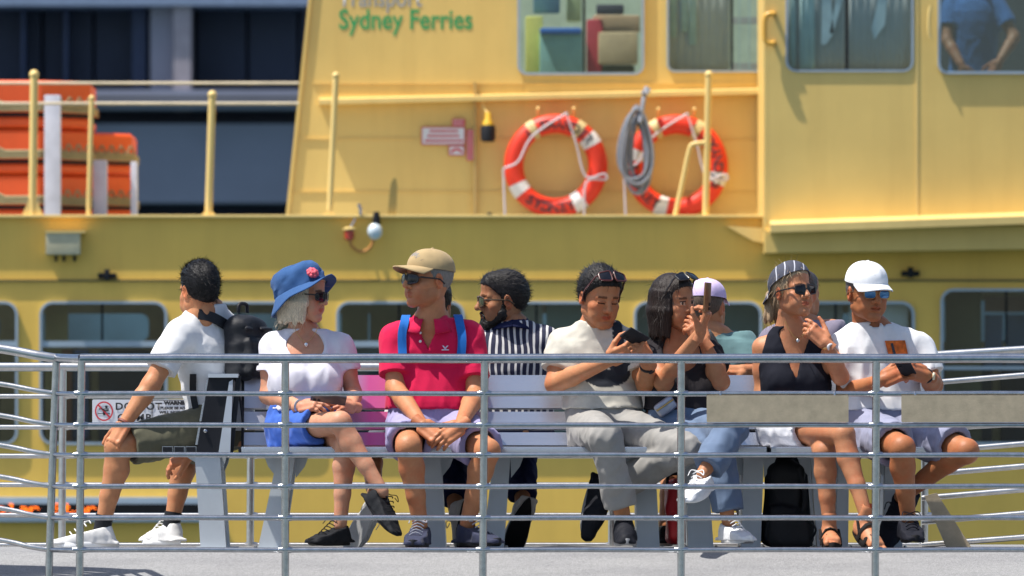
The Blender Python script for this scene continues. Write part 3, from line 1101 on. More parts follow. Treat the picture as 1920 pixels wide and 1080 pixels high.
        if nk == 'polo' or st.get('collar'):
            cb = MB()
            for s in (-1, 1):
                rows = []
                for j in range(4):
                    row = []
                    for q_ in range(9):
                        a = math.radians(180-(180-18)*q_/8)
                        rad = .070+.013*j
                        p = N+r*s*math.sin(a)*rad*1.02+f*(math.cos(a)*rad*1.05+.012)+np.array([0, 0, .040-.014*j-.012*(q_/8)*(1+j*.9)-(.012 if j == 0 and q_ > 6 else 0)])
                        row.append(p)
                    rows.append(row)
                grid_mb(cb, rows if s > 0 else [x[::-1] for x in rows])
            me = cb.mesh('collar')
            o_ = link('collar', me, st['collar'] if st.get('collar') else tm, body)
            md = o_.modifiers.new('thick', 'SOLIDIFY'); md.thickness = .004; md.offset = 0
    # ---- trousers / shorts
    tr = sp.get('pants')
    if tr and 'hip' in J:
        F = Field(lo, hi, .0068)
        off = tr.get('off', .013)
        F.add(torso, .03, off=.003)
        ln = tr['len']
        for i in (0, 1):
            h_, kn, an = J['hip'][i], J['kn'][i], J['an'][i]
            fl = tr.get('flare', .0)
            if ln < 1:
                c_ = h_+(kn-h_)*ln
                F.add(cone(h_, kn, .084*k+off, .060*k+off+fl), .012, cuts=[(c_, nrm(kn-h_))])
                F.add(cone(h_+(kn-h_)*(ln-.10), kn, .072*k+off*.2, .058*k+off*.4+fl*.6), .004, sub=True, off=-.004)
            else:
                F.add(cone(h_, kn, .082*k+off, .057*k+off), .012)
                q_ = kn+(an-kn)*(ln-1)
                F.add(cone(kn, an, .057*k+off, .044*k+off+fl), .012, cuts=[(q_, nrm(an-kn))])
        F.cut((0, 0, P[2]+tr.get('top', .12)), (0, 0, 1))
        F.warp(folds(tr.get('ff', 34), sp['seed']+20, tr.get('fa', .006)*.9), .03)
        F.warp(folds(75, sp['seed']+60, .0032), .03)
        V, Q = F.mesh()
        link(tr.get('name', 'shorts'), np_mesh('pants', V, Q), tr['mat'], body)
    # ---- shoes
    if sh:
        for i in (0, 1):
            if sh.get('skip') == i: continue
            R, o = shoe_frame(J['an'][i], sh['toe'][i], sh['up'][i], i == 1, sh.get('k', 1.0))
            if sh['kind'] == 'sandal':
                mb = MB()
                _, so_, _ = shoe_mesh('low')
                b = MB(); b.v = [(x*.93+.0, y*.98, z-.020) for x, y, z in so_.v]; b.f = so_.f; b.m = so_.m
                s_ob = mb_xf(b, R, o).build('sandal', sh['mat'], body)
                for (x, wz) in ((.165, .052), (.105, .078)):
                    st_ = MB()
                    st_.tube([(x, -.046, .0), (x, -.043, wz*.55), (x, -.022, wz*.97), (x, 0, wz*1.06), (x, .022, wz*.97), (x, .043, wz*.55), (x, .046, .0)], .013, 8, flat=.35)
                    mb_xf(st_, R, o).build('strap', sh['mat'], s_ob)
                st_ = MB(); st_.tube([(.105, -.044, .03), (.05, -.040, .075), (.005, 0, .075), (.05, .040, .075), (.105, .044, .03)], .010, 8, flat=.4)
                mb_xf(st_, R, o).build('strap', sh['mat'], s_ob)
                continue
            up, so_, la = shoe_mesh(sh['kind'])
            uo = link('shoe', np_mesh('shoe', xf(up[0], R, o), up[1]), sh['mat'], body)
            b = MB(); b.v, b.f, b.m = list(so_.v), so_.f, so_.m
            mb_xf(b, R, o).build('sole', sh['sole'], uo)
            b = MB(); b.v, b.f, b.m = list(la.v), la.f, la.m
            mb_xf(b, R, o).build('laces', sh.get('lace', sh['mat']), uo)
            if sh.get('sock'):
                mb = MB(); a_ = J['an'][i]; d = nrm(J['kn'][i]-a_)
                mb.tube([a_-d*.03, a_+d*.015, a_+d*.045], [.038*k, .038*k, .040*k], 14)
                mb.build('sock', sh['sock'], body)
    # ---- hair, hats, glasses
    hr = sp.get('hair')
    if hr:
        V, Q = hair_mesh({**sp['hd'], **hr}, hr['style'], sp['seed'])
        if hr.get('drop'):
            Q = Q[~hr['drop'](V[Q].mean(1))]
        bits = [(V, Q, (1, 1, 1))]
        nst = hr.get('n', 700)
        if nst:
            long_ = hr['style'] in ('bob', 'pony')
            sv, sq = strands(V, Q, nst, .050 if long_ else .024, sp['seed'], .005 if long_ else .0025, .0010, down=long_,
                             keep=hr.get('keep'))
            bits.append((sv, sq, (1, 1, 1)))
        V, Q, _ = joinm(bits)
        link('hair', np_mesh('hair', xf(V, Rh, H), Q), hairmat(hr['col']), body)
    if sp.get('beard'):
        F = Field((-.1, -.04, -.16), (.1, .13, .03), .0036)
        for s in (-1, 1):
            F.add(cone((s*.064, .012, -.010), (s*.056, .016, -.055), .010, .017), .015)
            F.add(cone((s*.053, .018, -.066), (s*.018, .076, -.106), .024, .022), .02)
            F.add(cone((s*.004, .0985, -.054), (s*.024, .088, -.068), .0065, .006), .006)
            F.add(cone((s*.026, .085, -.070), (s*.018, .085, -.09), .008, .014), .01)
        F.add(ell((0, .079, -.108), (.026, .022, .022)), .02)
        F.add(ell((0, .098, -.068), (.018, .02, .0085)), .004, sub=True)
        F.warp(waves(5, 260, 4) and (lambda x, y, z: .0016*waves(5, 330, 4)(x, y, z)), .02)
        V, Q = F.mesh()
        sv, sq = strands(V, Q, 500, .010, 9, .003, .0009)
        V, Q, _ = joinm([(V, Q, (1, 1, 1)), (sv, sq, (1, 1, 1))])
        link('beard', np_mesh('beard', xf(V, Rh, H), Q), hairmat(sp['beard']), body)
    cp = sp.get('cap')
    if cp:
        cr, br = cap_parts(cp.get('tilt', 0), cp.get('reverse', False), cp.get('grow', 1.0))
        co = mb_xf(cr, Rh, H).build('cap', cp['mat'], body)
        mb_xf(br, Rh, H).build('brim', cp.get('brim', cp['mat']), co)
        sp['_cap'] = (co, Rh, H)
    gl = sp.get('glasses')
    if gl:
        fr, ln = glasses_parts(gl['style'], gl.get('up', 0), gl.get('back', 0))
        fo = mb_xf(fr, Rh, H).build('sunglasses', gl['frame'], body)
        for l_ in ln: mb_xf(l_, Rh, H).build('lens', gl['lens'], fo)
    sp.update(_body=body, _J=J, _N=N, _H=H, _Rh=Rh, _f=f, _r=r, _P=P, _rows=rows, _yaw=yaw)
    return sp
# ------------------------------------------------------------------ the wharf: deck, apron, water
def structure(mb, name, mat, sm=False):
    return tag(mb.build(name, mat, None, sm), kind='structure')

def sloped_deck():
    mb = MB()
    xs = np.linspace(-9, 9, 37)
    prof = [(2.1, -.9), (2.1, 0.0), (-.62, 0.0), (-.67, -.008), (-1.9, -.42), (-1.92, -.9)]
    rows = [[(x, y, z) for x in xs] for y, z in prof]
    grid_mb(mb, [r[::-1] for r in rows])
    return mb
def deck_mat():
    m, nt, b = mat_base('deck_grit_coating')
    n1 = noise_node(nt, 240, 3, .7); n2 = noise_node(nt, 3.0, 6, .65, stretch=(.5, 2.5, 1)); n3 = noise_node(nt, 60, 4, .7)
    r1 = ramp(nt, n1.outputs[0], [(.34, (.17, .17, .175)), (.66, (.34, .34, .34))])
    r2 = ramp(nt, n2.outputs[0], [(.3, (.78, .78, .80)), (.6, (1, 1, 1))])
    r3 = ramp(nt, n3.outputs[0], [(.35, (.8, .8, .8)), (.6, (1, 1, 1))])
    mx = nt.nodes.new('ShaderNodeMix'); mx.data_type = 'RGBA'; mx.blend_type = 'MULTIPLY'; mx.inputs['Factor'].default_value = 1
    m2 = nt.nodes.new('ShaderNodeMix'); m2.data_type = 'RGBA'; m2.blend_type = 'MULTIPLY'; m2.inputs['Factor'].default_value = .8
    nt.links.new(r1.outputs[0], mx.inputs['A']); nt.links.new(r2.outputs[0], mx.inputs['B'])
    nt.links.new(mx.outputs['Result'], m2.inputs['A']); nt.links.new(r3.outputs[0], m2.inputs['B'])
    nt.links.new(m2.outputs['Result'], b.inputs['Base Color'])
    b.inputs['Roughness'].default_value = .9
    bp = nt.nodes.new('ShaderNodeBump'); bp.inputs['Strength'].default_value = .5; bp.inputs['Distance'].default_value = .003
    nt.links.new(n1.outputs[0], bp.inputs['Height']); nt.links.new(bp.outputs[0], b.inputs['Normal'])
    return m
structure(sloped_deck(), 'deck', deck_mat())
wm, nt, b = mat_base('harbour_water')
b.inputs['Base Color'].default_value = (.02, .06, .07, 1); b.inputs['Roughness'].default_value = .08
n = noise_node(nt, 1.4, 5, .6); bp = nt.nodes.new('ShaderNodeBump'); bp.inputs['Strength'].default_value = .6; bp.inputs['Distance'].default_value = .15
nt.links.new(n.outputs[0], bp.inputs['Height']); nt.links.new(bp.outputs[0], b.inputs['Normal'])
structure(MB().add([(-900, -900, -1.0), (900, -900, -1.0), (900, 1500, -1.0), (-900, 1500, -1.0)], [(0, 1, 2, 3)]), 'water', wm)

# ------------------------------------------------------------------ railings
ROWS = [672, 738, 797, 853, 912, 971, 1031]
YR = -1.17
rail = empty('guard_railing', A(1000, 1075, YR), 'steel tube guard railing running the whole width in front of the benches', 'railing')
def fillet(mb, p, r, n=1.6):
    mb.ball(p, (r*n, r*n, r*.9), 8)
post_tops = [(153, 149), (535, 535), (909, 905), (1277, 1277), (1643, 1641), (2012, 2010), (2380, 2378)]
for i, y in enumerate(ROWS):
    mb = MB(); r = .0195 if i == 0 else .0106
    pts = [A(150, y, YR)]+[A(x, y+(.5 if k % 2 else -.5), YR) for k, x in enumerate(range(340, 2440, 190))]
    mb.tube(pts, r, 12)
    mb.build('top_rail' if i == 0 else 'rail', M['steel'], rail)
for (a, c) in post_tops:
    mb = MB()
    mb.tube([A(a, 672, YR), A((a+c)/2, 850, YR), A(c, 1116, YR)], .0163, 14)
    for i, y in enumerate(ROWS[1:]):
        x = a+(c-a)*(y-672)/409
        mb.tube([A(x-13, y, YR), A(x-8, y, YR), A(x, y, YR), A(x+8, y, YR), A(x+13, y, YR)], [.0117, .0138, .017, .0138, .0117], 10)
    b_ = A(c, 1116, YR)
    p = mb.build('post', M['steel'], rail)
    m2 = MB(); m2.lathe([(.05, -.022), (.05, .004), (.022, .010), (.019, .03)], b_, n=20)
    m2.build('base_flange', M['steel'], p)
# corner return and the ramp rails to the left
YC = -1.0
mb = MB(); mb.tube([A(106, 672, YC), A(99, 850, YC), A(91, 1096, YC)], .0163, 14); mb.build('post', M['steel'], rail)
for i, y in enumerate(ROWS):
    r = .0195 if i == 0 else .0106
    xl = 106-14*(y-672)/410
    mb = MB(); mb.tube(bez([A(152, y, YR), A(145, y+1, YR+.02), A(xl+6, y, YC-.02), A(xl, y-1, YC)], 10), r, 10)
    mb.build('top_rail' if i == 0 else 'rail', M['steel'], rail)
    mb = MB(); mb.tube(bez([A(xl, y, YC), A(xl-40, y-6.5, YC), A(-10, y-20, YC+.02), A(-260, y-56, YC+.05)], 16), r, 10)
    mb.build('top_rail' if i == 0 else 'rail', M['steel_lit'], rail)
mb = MB(); mb.tube([A(-235, 620, YC+.045), A(-235, 1040, YC+.045)], .0185, 12); mb.build('post', M['steel'], rail)

BR = 1.25
ROWB = [688, 743, 801, 855, 909, 966, 1022]
brail = empty('guard_railing', A(900, 1030, BR), 'steel guard railing behind the benches on the ferry side of the deck', 'railing')
for i, y in enumerate(ROWB):
    mb = MB(); r = .0195 if i == 0 else .0106
    mb.tube([A(-300, y, BR), A(600, y, BR), A(1200, y, BR), A(1735, y, BR)], r, 10)
    mb.build('top_rail' if i == 0 else 'rail', M['steel_lit'], brail)
for x in (-230, 118, 471, 810, 1149, 1490, 1735):
    mb = MB(); mb.tube([A(x, 688, BR), A(x-2, 1024, BR), A(x-3, 1037, BR)], .0165, 12)
    for y in ROWB[1:]:
        mb.tube([A(x-12, y, BR), A(x, y, BR), A(x+12, y, BR)], [.0117, .0155, .0117], 8)
    mb.build('post', M['steel_lit'], brail)
# ramp hand rails rising to the right
gang = empty('ramp_railing', A(1790, 1030, .9), 'bright steel ramp railing sloping up to the right beside the last man', 'railing')
for i, (y0, x1, y1) in enumerate([(667, 2300, 632), (719, 2300, 672), (762, 2300, 722), (805, 2300, 772), (848, 2300, 800), (890, 2300, 842), (934, 2300, 886), (979, 2300, 930), (1022, 2300, 978)]):
    mb = MB(); mb.tube([A(1728, y0, 1.0), A(2000, y0+(y1-y0)*.476, 1.0), A(x1, y1, 1.0)], .017 if i == 0 else .0125, 10)
    mb.build('top_rail' if i == 0 else 'rail', M['steel_lit'], gang)
mb = MB(); mb.prism([tuple(A(x, y, .95)[[0, 2]]) for x, y in ((1733, 930), (1756, 924), (1824, 1031), (1776, 1031))], .93, .955)
mb.build('stringer_plate', M['signback'], gang, False)
mb = MB(); mb.tube([A(2080, 640, 1.0), A(2080, 1028, 1.0)], .0165, 12); mb.build('post', M['steel_lit'], gang)
# plates hung on the front rail
for x0, x1, lab in ((1325, 1591, 'blank grey metal plate on the railing in front of the woman touching her chin'), (1690, 1952, 'blank grey metal plate on the railing in front of the man in the white cap')):
    a, c = A(x0, 792, YR-.016), A(x1, 741, YR-.016)
    o = plate('back_plate', [rrect(a[0], a[2], c[0], c[2], .006)], YR-.020, YR-.0165, M['signback'])
    tag(o, lab, 'sign plate', 'metal plates on the front railing')
    for bx in (x0+26, x1-26):
        mb = MB(); mb.tube([A(bx, 734, YR-.008), A(bx, 738, YR-.0155), A(bx, 742, YR-.0155)], .004, 6); mb.build('hook', M['steel'], o)

# notices on the back railing, facing the benches
def notice(x0, y0, x1, y1, Y):
    a, c = A(x0, y1, Y), A(x1, y0, Y)
    return a[0], a[2], c[0], c[2]
Yn = BR-.018
x0, z0, x1, z1 = notice(173, 749, 283, 794, Yn)
s1 = tag(plate('notice_sign', [rrect(x0, z0, x1, z1, .006)], Yn-.001, Yn+.002, M['signwhite']), 'white DO NOT CLIMB notice with a red crossed circle on the back railing', 'sign')
ctr = A(195, 771, Yn)
ring = [(ctr[0]+.040*math.cos(t), ctr[2]+.043*math.sin(t)) for t in np.linspace(0, 2*math.pi, 33)[:-1]]
rin = [(ctr[0]+.034*math.cos(t), ctr[2]+.037*math.sin(t)) for t in np.linspace(0, 2*math.pi, 33)[:-1]]
sym = MB()
for q in ((-.022, .012, .022, .008), (-.026, -.012, .026, -.009), (-.004, .006, .006, -.018)):
    sym.box((ctr[0]+q[0], Yn-.0025, ctr[2]+min(q[1], q[3])), (ctr[0]+q[2], Yn-.002, ctr[2]+max(q[1], q[3])))
sym.ball((ctr[0]+.010, Yn-.0022, ctr[2]+.019), (.006, .0006, .006), 10)
sym.tube([(ctr[0]-.012, Yn-.0022, ctr[2]+.013), (ctr[0]+.004, Yn-.0022, ctr[2]+.002), (ctr[0]+.02, Yn-.0022, ctr[2]+.004)], .0032, 6)
sym.build('climber_symbol', M['signblack'], s1)
plate('red_ring', [ring, rin], Yn-.0036, Yn-.0030, M['signred'], s1)
d = .024
plate('red_bar', [[(ctr[0]-d-.003, ctr[2]+d), (ctr[0]-d+.003, ctr[2]+d+.004), (ctr[0]+d+.003, ctr[2]-d), (ctr[0]+d-.003, ctr[2]-d-.004)]], Yn-.0036, Yn-.0031, M['signred'], s1)
p = A(216, 768, Yn); text_on('lettering', 'DO NOT', .047, p[0], Yn-.003, p[2], M['signblack'], s1, .0012, 'LEFT', spacing=1.12, height=.032)
p = A(220, 789, Yn); text_on('lettering', 'CLIMB', .047, p[0], Yn-.003, p[2], M['signblack'], s1, .0012, 'LEFT', spacing=1.2, height=.032)
x0, z0, x1, z1 = notice(284, 749, 384, 794, Yn)
s2 = tag(plate('notice_sign', [rrect(x0, z0, x1, z1, .006)], Yn-.001, Yn+.002, M['signwhite']), 'white WARNING notice of small black capitals partly behind the seated man', 'sign')
plate('border', [rrect(x0+.003, z0+.003, x1-.003, z1-.003, .004), rrect(x0+.0055, z0+.0055, x1-.0055, z1-.0055, .003)], Yn-.0030, Yn-.0025, M['signblack'], s2)
for k, (t, y, hh, w) in enumerate((('WARNING', 758.5, .018, .125), ('PLEASE BE ADVISED', 767.5, .0125, .155), ('WILL NOT ACCEPT', 775.5, .0125, .165), ('DAMAGED PROPERTY', 783.5, .0125, .178), ('OF TRAVELLERS', 791, .0125, .14))):
    p = A(334, y, Yn)
    text_on('lettering', t, .02, p[0], Yn-.003, p[2], M['signblack'], s2, .0010 if k else .0016, width=w, height=hh)

# ------------------------------------------------------------------ benches
def slat(mb, x0, x1, yb, zb, yt, zt, th=.022):
    """back slat from (yb, zb) up to (yt, zt)"""
    d = nrm((0, yt-yb, zt-zb)); n = np.array([0, -d[2], d[1]])*th/2
    q = []
    for x in (x0, x1):
        for (y, z) in ((yb, zb), (yt, zt)):
            for s in (-1, 1):
                q.append((x, y+s*n[1], z+s*n[2]))
    mb.add(q, [(0, 1, 3, 2), (4, 6, 7, 5), (0, 4, 5, 1), (2, 3, 7, 6), (1, 5, 7, 3), (0, 2, 6, 4)])
zt = lambda py: CAMZ+(HOR-py)/S0
def pink_fade():  # slat colour runs from grey through lilac to pink and back
    m, nt, b = mat_base('pink_fade_slat')
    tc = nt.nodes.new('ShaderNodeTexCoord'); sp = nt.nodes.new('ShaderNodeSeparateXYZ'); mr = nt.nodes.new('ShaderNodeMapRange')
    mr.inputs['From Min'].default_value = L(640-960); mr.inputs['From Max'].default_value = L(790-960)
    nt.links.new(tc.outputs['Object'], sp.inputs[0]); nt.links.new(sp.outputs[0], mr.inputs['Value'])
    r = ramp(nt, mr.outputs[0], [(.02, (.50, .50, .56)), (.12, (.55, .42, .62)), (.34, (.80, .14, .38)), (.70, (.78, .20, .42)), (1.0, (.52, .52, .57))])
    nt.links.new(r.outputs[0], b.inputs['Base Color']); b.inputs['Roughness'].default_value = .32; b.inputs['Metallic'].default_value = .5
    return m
M['alu_pink'] = pink_fade()
BACKROWS = [(836, 812), (805, 773), (766, 704)]
def bench(px0, px1, legs, label):
    x0, x1 = L(px0-960), L(px1-960)
    root = empty('bench', ((x0+x1)/2, .30, 0), label, 'bench', 'back to back slatted benches')
    for m in (0, 1):
        fy = (lambda y: y) if m == 0 else (lambda y: .60-y)
        for (ya, yb) in ((-.30, -.175), (-.163, -.035), (-.023, .095)):
            a, b = sorted((fy(ya), fy(yb)))
            mb = MB(); mb.box((x0, a, .397), (x1, b, .437), bev=.006)
            mb.build('seat_slat', M['alu'], root)
        for pb, pt in BACKROWS:
            mb = MB()
            yy = lambda z: .115+(z-.44)*.30
            slat(mb, x0, x1, fy(yy(zt(pb))), zt(pb), fy(yy(zt(pt))), zt(pt))
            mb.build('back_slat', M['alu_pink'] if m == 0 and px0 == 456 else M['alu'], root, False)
        for x in (x0-.012, x1+.002):      # dark end frames
            mb = MB(); slat(mb, x, x+.010, fy(.118), .400, fy(.222), .752, .05); mb.build('end_frame', M['dark'], root, False)
            mb = MB(); mb.box((x, min(fy(-.30), fy(.10)), .392), (x+.010, max(fy(-.30), fy(.10)), .433)); mb.build('seat_end_cap', M['dark'], root, False)
    for (ta, tb, ba, bb) in legs:
        mb = MB()
        for Y0, Y1, out in ((.02, .58, 0),):
            T = [(L(ta-960), .0, .392), (L(tb-960), .0, .392), (L(tb-960), .16, .392), (L(ta-960), .16, .392)]
            B = [(L(ba-960), -.02, .006), (L(bb-960), -.02, .006), (L(bb-960), .14, .006), (L(ba-960), .14, .006)]
        mb.add(B+T, [(0, 3, 2, 1), (4, 5, 6, 7), (0, 1, 5, 4), (1, 2, 6, 5), (2, 3, 7, 6), (3, 0, 4, 7)])
        lg = mb.build('leg', M['legpaint'], root, False)
        m2 = MB()
        w = L(tb-960)
        m2.add([(q[0], .60-q[1], q[2]) for q in B+T], [(0, 1, 2, 3), (7, 6, 5, 4), (4, 5, 1, 0), (5, 6, 2, 1), (6, 7, 3, 2), (7, 4, 0, 3)])
        m2.build('leg', M['legpaint'], root, False)
        for s, xe in ((-1, L(ta-960)), (1, L(tb-960))):
            m3 = MB(); m3.prism([(xe, .391), (xe+s*.055, .391), (xe+s*.040, .352), (xe+s*.003, .305)], .05, .068)
            m3.build('gusset', M['legpaint'], lg, False)
        m4 = MB(); m4.box((L(ba-960)-.02, -.05, .0), (L(bb-960)+.02, .17, .006)); m4.build('foot_plate', M['legpaint'], lg, False)
        for bx in (L(ba-960)-.010, L(bb-960)+.010):
            m5 = MB(); m5.lathe([(.007, 0), (.007, .008), (.004, .011)], (bx, -.035, .006), n=8); m5.build('bolt', M['steel'], lg)
    return root
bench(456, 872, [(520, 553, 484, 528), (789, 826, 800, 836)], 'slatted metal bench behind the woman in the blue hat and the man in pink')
bench(884, 1262, [(925, 957, 905, 945), (1192, 1228, 1194, 1237)], 'slatted metal bench under the young man holding a phone')
bench(1274, 1434, [(1286, 1326, 1290, 1338), (1394, 1432, 1390, 1426)], 'short slatted metal bench under the dark haired woman in jeans')
bench(1442, 1748, [(1520, 1543, 1532, 1550), (1572, 1592, 1566, 1590), (1660, 1688, 1656, 1692)], 'slatted metal bench at the ramp end under the man in the white cap')
# the end bench on the left, its seat facing left, seen from its end
eb = empty('bench', A(400, 1030, .3), 'dark ended bench facing left under the man with the black backpack', 'bench', 'back to back slatted benches')
XZ = lambda x, y, Y=0: tuple(A(x, y, Y)[[0, 2]])
mb = MB(); mb.prism([XZ(392, 705), XZ(440, 705), XZ(414, 850), XZ(368, 850)], -.02, .012); mb.build('end_panel', M['dark'], eb, False)
mb = MB(); mb.prism([XZ(430, 716), XZ(437, 712), XZ(432, 850), XZ(410, 850)], -.032, -.021); mb.build('stile', M['legpaint'], eb, False)
mb = MB(); mb.prism([XZ(443, 705), XZ(452, 705), XZ(437, 850), XZ(426, 850)], -.012, .03); mb.build('end_frame', M['dark'], eb, False)
mb = MB(); mb.prism([XZ(391, 701), XZ(447, 701), XZ(447, 708), XZ(390, 708)], -.036, .6); mb.build('cap_rail', M['legpaint'], eb, False)
for k in range(3):
    mb = MB(); mb.prism([XZ(304+22*k, 837), XZ(324+22*k, 837), XZ(324+22*k, 849), XZ(304+22*k, 849)], -.0, .62); mb.build('seat_slat', M['alu'], eb, False)
    mb = MB(); mb.prism([XZ(305+22*k, 838), XZ(323+22*k, 838), XZ(323+22*k, 848), XZ(305+22*k, 848)], -.008, -.001); mb.build('slat_end', M['dark'], eb, False)
for k, (a, c) in enumerate(((712, 745), (755, 790), (800, 834))):
    dx = -25*(a-705)/145; dx2 = -25*(c-705)/145
    mb = MB(); mb.prism([XZ(388+dx, a), XZ(393+dx, a), XZ(393+dx2, c), XZ(388+dx2, c)], .03, .62); mb.build('back_slat', M['alu'], eb, False)
for Y0 in (.0, .46):
    mb = MB(); mb.prism([XZ(365, 850), XZ(412, 850), XZ(424, 1029), XZ(376, 1029)], Y0, Y0+.13); lg = mb.build('leg', M['legpaint'], eb, False)
    mb = MB(); mb.prism([XZ(412, 851), XZ(425, 851), XZ(421, 868), XZ(413, 887)], Y0+.05, Y0+.07); mb.build('gusset', M['legpaint'], lg, False)
    mb = MB(); mb.prism([XZ(340, 851), XZ(366, 851), XZ(367, 868)], Y0+.05, Y0+.07); mb.build('gusset', M['legpaint'], lg, False)
    mb = MB(); mb.prism([XZ(360, 1027.5), XZ(440, 1027.5), XZ(440, 1030), XZ(360, 1030)], Y0-.03, Y0+.16); mb.build('foot_plate', M['legpaint'], lg, False)
for (x, y) in ((385, 808), (429, 808), (462, 802)):
    mb = MB(); p = A(x, y, -.024); mb.lathe([(.008, 0), (.008, .006), (.004, .009)], (p[0], -.020, p[2]), (0, -1, 0), 10); mb.build('bolt', M['steel'], eb)

# ------------------------------------------------------------------ the ferry
YH, YW, YK = 26.5, 27.9, 26.1          # hull side, set-back cabin wall, wheelhouse side
ferry = empty('ferry', A(960, 1090, YH), 'cream and yellow harbour ferry lying alongside behind the benches', 'ferry')
def PX(loop, Y): return [tuple(A(x, y, Y)[[0, 2]]) for x, y in loop]
def pxrr(x0, y0, x1, y1, r, Y):
    a, c = A(x0, y1, Y), A(x1, y0, Y)
    return rrect(a[0], a[2], c[0], c[2], L(r, Y))
def window(x0, y0, x1, y1, r, Y, fw=5, mull=(), trans=(), proud=.03):
    """frame (part) with pane and dividers (sub-parts)"""
    f = plate('window_frame', [pxrr(x0-fw, y0-fw, x1+fw, y1+fw, r+fw, Y), pxrr(x0, y0, x1, y1, r, Y)], Y-proud, Y+.02, M['winframe'], ferry)
    plate('pane', [pxrr(x0-1, y0-1, x1+1, y1+1, r, Y)], Y+.004, Y+.010, M['glass'], f)
    for (mx, ya, yb, w) in mull:
        plate('divider', [PX([(mx-w/2, ya), (mx+w/2, ya), (mx+w/2, yb), (mx-w/2, yb)], Y)], Y-.012, Y+.002, M['black'], f)
    for (ty, w) in trans:
        plate('transom', [PX([(x0, ty-w/2), (x1, ty-w/2), (x1, ty+w/2), (x0, ty+w/2)], Y)], Y-.016, Y+.002, M['winframe'], f)
    return f
LOW = [(-204+0, 41)]+[]
wins = [(-205, 29), (79, 309), (357, 587), (635, 866), (914, 1144), (1193, 1424), (1471, 1710), (1768, 2010), (2060, 2300)]
holes = []
for i, (a, c) in enumerate(wins):
    top = 570 if i < 7 else 546
    holes.append((a, top, c, 829, 20))
plate('hull_side', [PX([(-700, 408), (2700, 408), (2700, 1110), (-700, 1110)], YH)]+[pxrr(a-2, t-2, c+2, b+2, r, YH) for a, t, c, b, r in holes], YH, YH+.06, M['hull'], ferry)
for i, (a, t, c, b, r) in enumerate(holes):
    mid = a+(c-a)*(.49 if i % 2 else .40)
    window(a, t, c, b, r, YH, 5, [(mid, t, 645, 4)], [(645, 11)] if i < 7 else [(690, 6)])
mb = MB(); p0, p1 = A(-700, 403, YH), A(2700, 409, YH)
mb.box((p0[0], YH-.05, p1[2]), (p1[0], YH+.10, p0[2]), bev=.012); mb.build('gunwale', M['yellow2'], ferry)
mb = MB(); a, c = A(-700, 524, YH), A(2700, 528, YH)
mb.box((a[0], YH-.018, c[2]), (c[0], YH-.0005, a[2])); mb.build('rubbing_strip', simple('dark_olive_strip', (.20, .15, .05), .6), ferry, False)
mb = MB(); a = A(-700, 408, YW); mb.box((a[0], YH+.10, A(0, 412, YH)[2]-.02), (A(2700, 408, YW)[0], YW+3.2, A(0, 409, YH)[2]-.01)); mb.build('side_deck', simple('deck_paint', (.34, .33, .27), .7), ferry, False)
# upper cabin, set back
CW = [(975, -120, 1203, 136, 14), (1254, -120, 1452, 132, 12)]
plate('cabin_side', [PX([(600, -330), (1462, -330), (1462, 412), (537, 412), (560, 200), (584, -10)], YW)]+[pxrr(a-2, t-2, c+2, b+2, r, YW) for a, t, c, b, r in CW], YW, YW+.06, M['yellow'], ferry)
GL = M['glass']; M['glass'] = M['clear_glass']
window(*CW[0], YW, 5, [(1095, -120, 136, 5)])
window(*CW[1], YW, 4, [(1372, -120, 132, 5)])
mb = MB(); mb.prism(PX([(535, 412), (541, 412), (590, -60), (584, -60)], YW), YW-.02, YW+3.0); mb.build('cabin_front', M['yellow'], ferry, False)
mb = MB(); q = [A(598, 192, YW), A(1446, 172, YW)]
mb.add([(q[0][0], YW-.11, q[0][2]-.018), (q[1][0], YW-.11, q[1][2]-.018), (q[1][0], YW, q[1][2]-.018), (q[0][0], YW, q[0][2]-.018),
        (q[0][0], YW-.11, q[0][2]+.016), (q[1][0], YW-.11, q[1][2]+.016), (q[1][0], YW, q[1][2]+.03), (q[0][0], YW, q[0][2]+.03)],
       [(0, 3, 2, 1), (4, 5, 6, 7), (0, 1, 5, 4), (1, 2, 6, 5), (2, 3, 7, 6), (3, 0, 4, 7)])
mb.build('ledge', M['yellow2'], ferry, False)
for (x0, y0, x1, y1, nm) in ((585, 155, 1446, 157, 'seam'), (560, 259, 1446, 260.5, 'seam'), (548, 358, 1446, 359, 'seam')):
    a, c = A(x0, y0, YW), A(x1, y1, YW); mb = MB(); mb.box((a[0], YW-.010, c[2]), (c[0], YW-.001, a[2])); mb.build(nm, M['yellow2'], ferry, False)
mb = MB(); a, c = A(888, 155, YW), A(893, 404, YW); mb.add([(a[0], YW-.05, c[2]), (c[0], YW-.05, c[2]), (c[0], YW, c[2]), (a[0], YW, c[2]), (a[0], YW-.05, a[2]), (c[0], YW-.05, a[2]), (c[0], YW, a[2]), (a[0], YW, a[2])], [(0, 3, 2, 1), (4, 5, 6, 7), (0, 1, 5, 4), (1, 2, 6, 5), (2, 3, 7, 6), (3, 0, 4, 7)])
mb.build('stiffener', simple('weathered_trim', (.50, .34, .12), .6), ferry, False)
p = A(634, 12, YW); text_on('lettering', 'Transport', .2, p[0], YW-.003, p[2], M['letter_grey'], ferry, .0015, 'LEFT', width=L(157, YW))
p = A(635, 54, YW); text_on('lettering', 'Sydney Ferries', .2, p[0], YW-.003, p[2], M['letter_green'], ferry, .0035, 'LEFT', width=L(250, YW))
